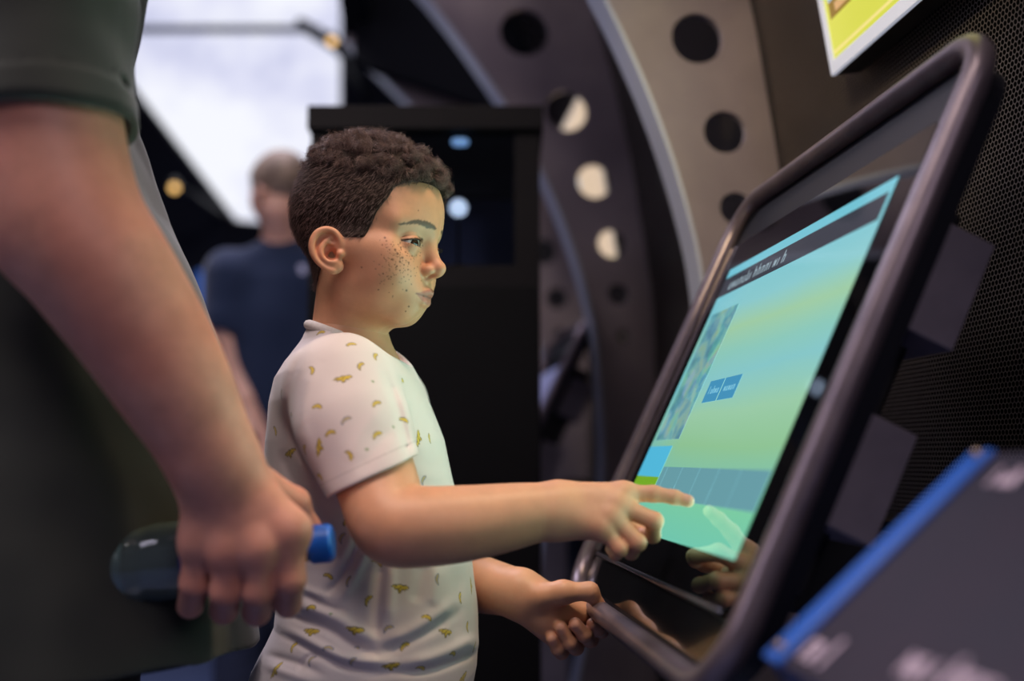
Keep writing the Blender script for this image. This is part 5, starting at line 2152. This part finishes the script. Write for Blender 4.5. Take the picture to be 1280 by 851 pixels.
# small blue display on the back wall
bl = P(262, 352, 4.85)
bt = thing('blue_display', (bl[0], 4.96, bl[2]), 'small glowing blue display on the dark back wall left of the man in navy', 'display')
bm = bmesh.new(); add_box(bm, (bl[0] - .13, 4.95, bl[2] - .10), (bl[0] + .13, 5.002, bl[2] + .10), bev=.003)
bm_obj('casing', bm, mat('blue_display_case', (.01, .01, .012), .5), bt)
bm = bmesh.new(); add_box(bm, (bl[0] - .115, 4.945, bl[2] - .085), (bl[0] + .115, 4.951, bl[2] + .085))
bm_obj('screen', bm, mat('blue_display_glow', (.01, .01, .02), .2, emit=srgb(24, 78, 160), es=1.0), bt)
make_cabinet()
sp1 = make_spot(415, 52, 4.4, P(640, 700, 1.5), 'warm spotlight at the upper right corner of the bright roof window', arm=P(376, 30, 4.75))
sp2 = make_spot(218, 235, 4.5, P(300, 900, 1.5), 'warm spotlight low beside the slanting edge of the bright roof window')
make_boy()
make_man()
make_bottle()
make_back_man()

# lights of the hall, plus two added fill lights
lamp('AREA', 'hall_light', (-.50, .05, 3.3), 54, (1, .86, .80), (-.15, 1.0, 1.0), size=1.1)
lamp('AREA', 'hall_light_cool', (-.9, 2.7, 3.5), 80, (.86, .82, 1), (-.3, 1.3, 1.0), size=1.4)
lamp('AREA', 'fill_light_front', (1.05, -1.4, 2.5), 18, (.96, .84, .96), (.3, 1.2, 1.1), size=1.2)  # added soft fill for surfaces facing the camera, no real fixture
lamp('AREA', 'fill_light_side', (-2.4, .3, 2.6), 22, (.86, .80, 1), (.2, 1.3, 1.1), size=1.4)  # added lavender fill from the left to brighten the kiosk tube
lamp('SPOT', 'down_light', (.33, .76, 2.1), 38, (1, .76, .52), (-.06, 1.02, 1.16), spot_size=math.radians(36), spot_blend=.7, shadow_soft_size=.08)
lamp('SPOT', 'bay_spot', (-.42, .22, 1.95), 46, (1, .80, .46), wp(.22, 0, 1.45), spot_size=math.radians(34), spot_blend=.6, shadow_soft_size=.03)
lamp('SPOT', 'bay_spot_far', wp(-RIB_STEP * 2 + .35, -.55, 2.2), 22, (1, .82, .55), wp(.28 - RIB_STEP * 2, 0, 1.35), spot_size=math.radians(36), spot_blend=.5, shadow_soft_size=.02)
sc_o = KC + KN * .004
s = lamp('AREA', 'display_backlight', sc_o, 1.0, (.56, 1, .76), sc_o + KN, shape='RECTANGLE', size=.42, size_y=.343, spread=math.radians(150))
s.matrix_world = frame_m(sc_o, Vector(-KU), Vector(KY), Vector(-KN)) if False else frame_m(sc_o, Vector(KU), Vector(-KY), Vector(-KN))

w = bpy.data.worlds.new('hall_air'); SC.world = w; w.use_nodes = True
w.node_tree.nodes['Background'].inputs[0].default_value = (.030, .030, .044, 1)

cam = bpy.data.cameras.new('camera'); co = bpy.data.objects.new('camera', cam); COL.objects.link(co)
co.location = CAM; co.rotation_euler = (math.pi / 2 + PITCH, 0, 0)
cam.sensor_width = 36; cam.lens = LENS; cam.clip_start = .02
cam.dof.use_dof = True; cam.dof.focus_distance = 1.03; cam.dof.aperture_fstop = 1.6
SC.camera = co
SC.view_settings.view_transform = 'Standard'; SC.view_settings.look = 'None'; SC.view_settings.gamma = 1; SC.view_settings.exposure = 0
SC.view_settings.use_curve_mapping = False
SC.cycles.use_denoising = True
SC.cycles.max_bounces = 8; SC.cycles.transmission_bounces = 8; SC.cycles.transparent_max_bounces = 8
SC.cycles.caustics_reflective = False; SC.cycles.caustics_refractive = False
SC.cycles.sample_clamp_indirect = 4
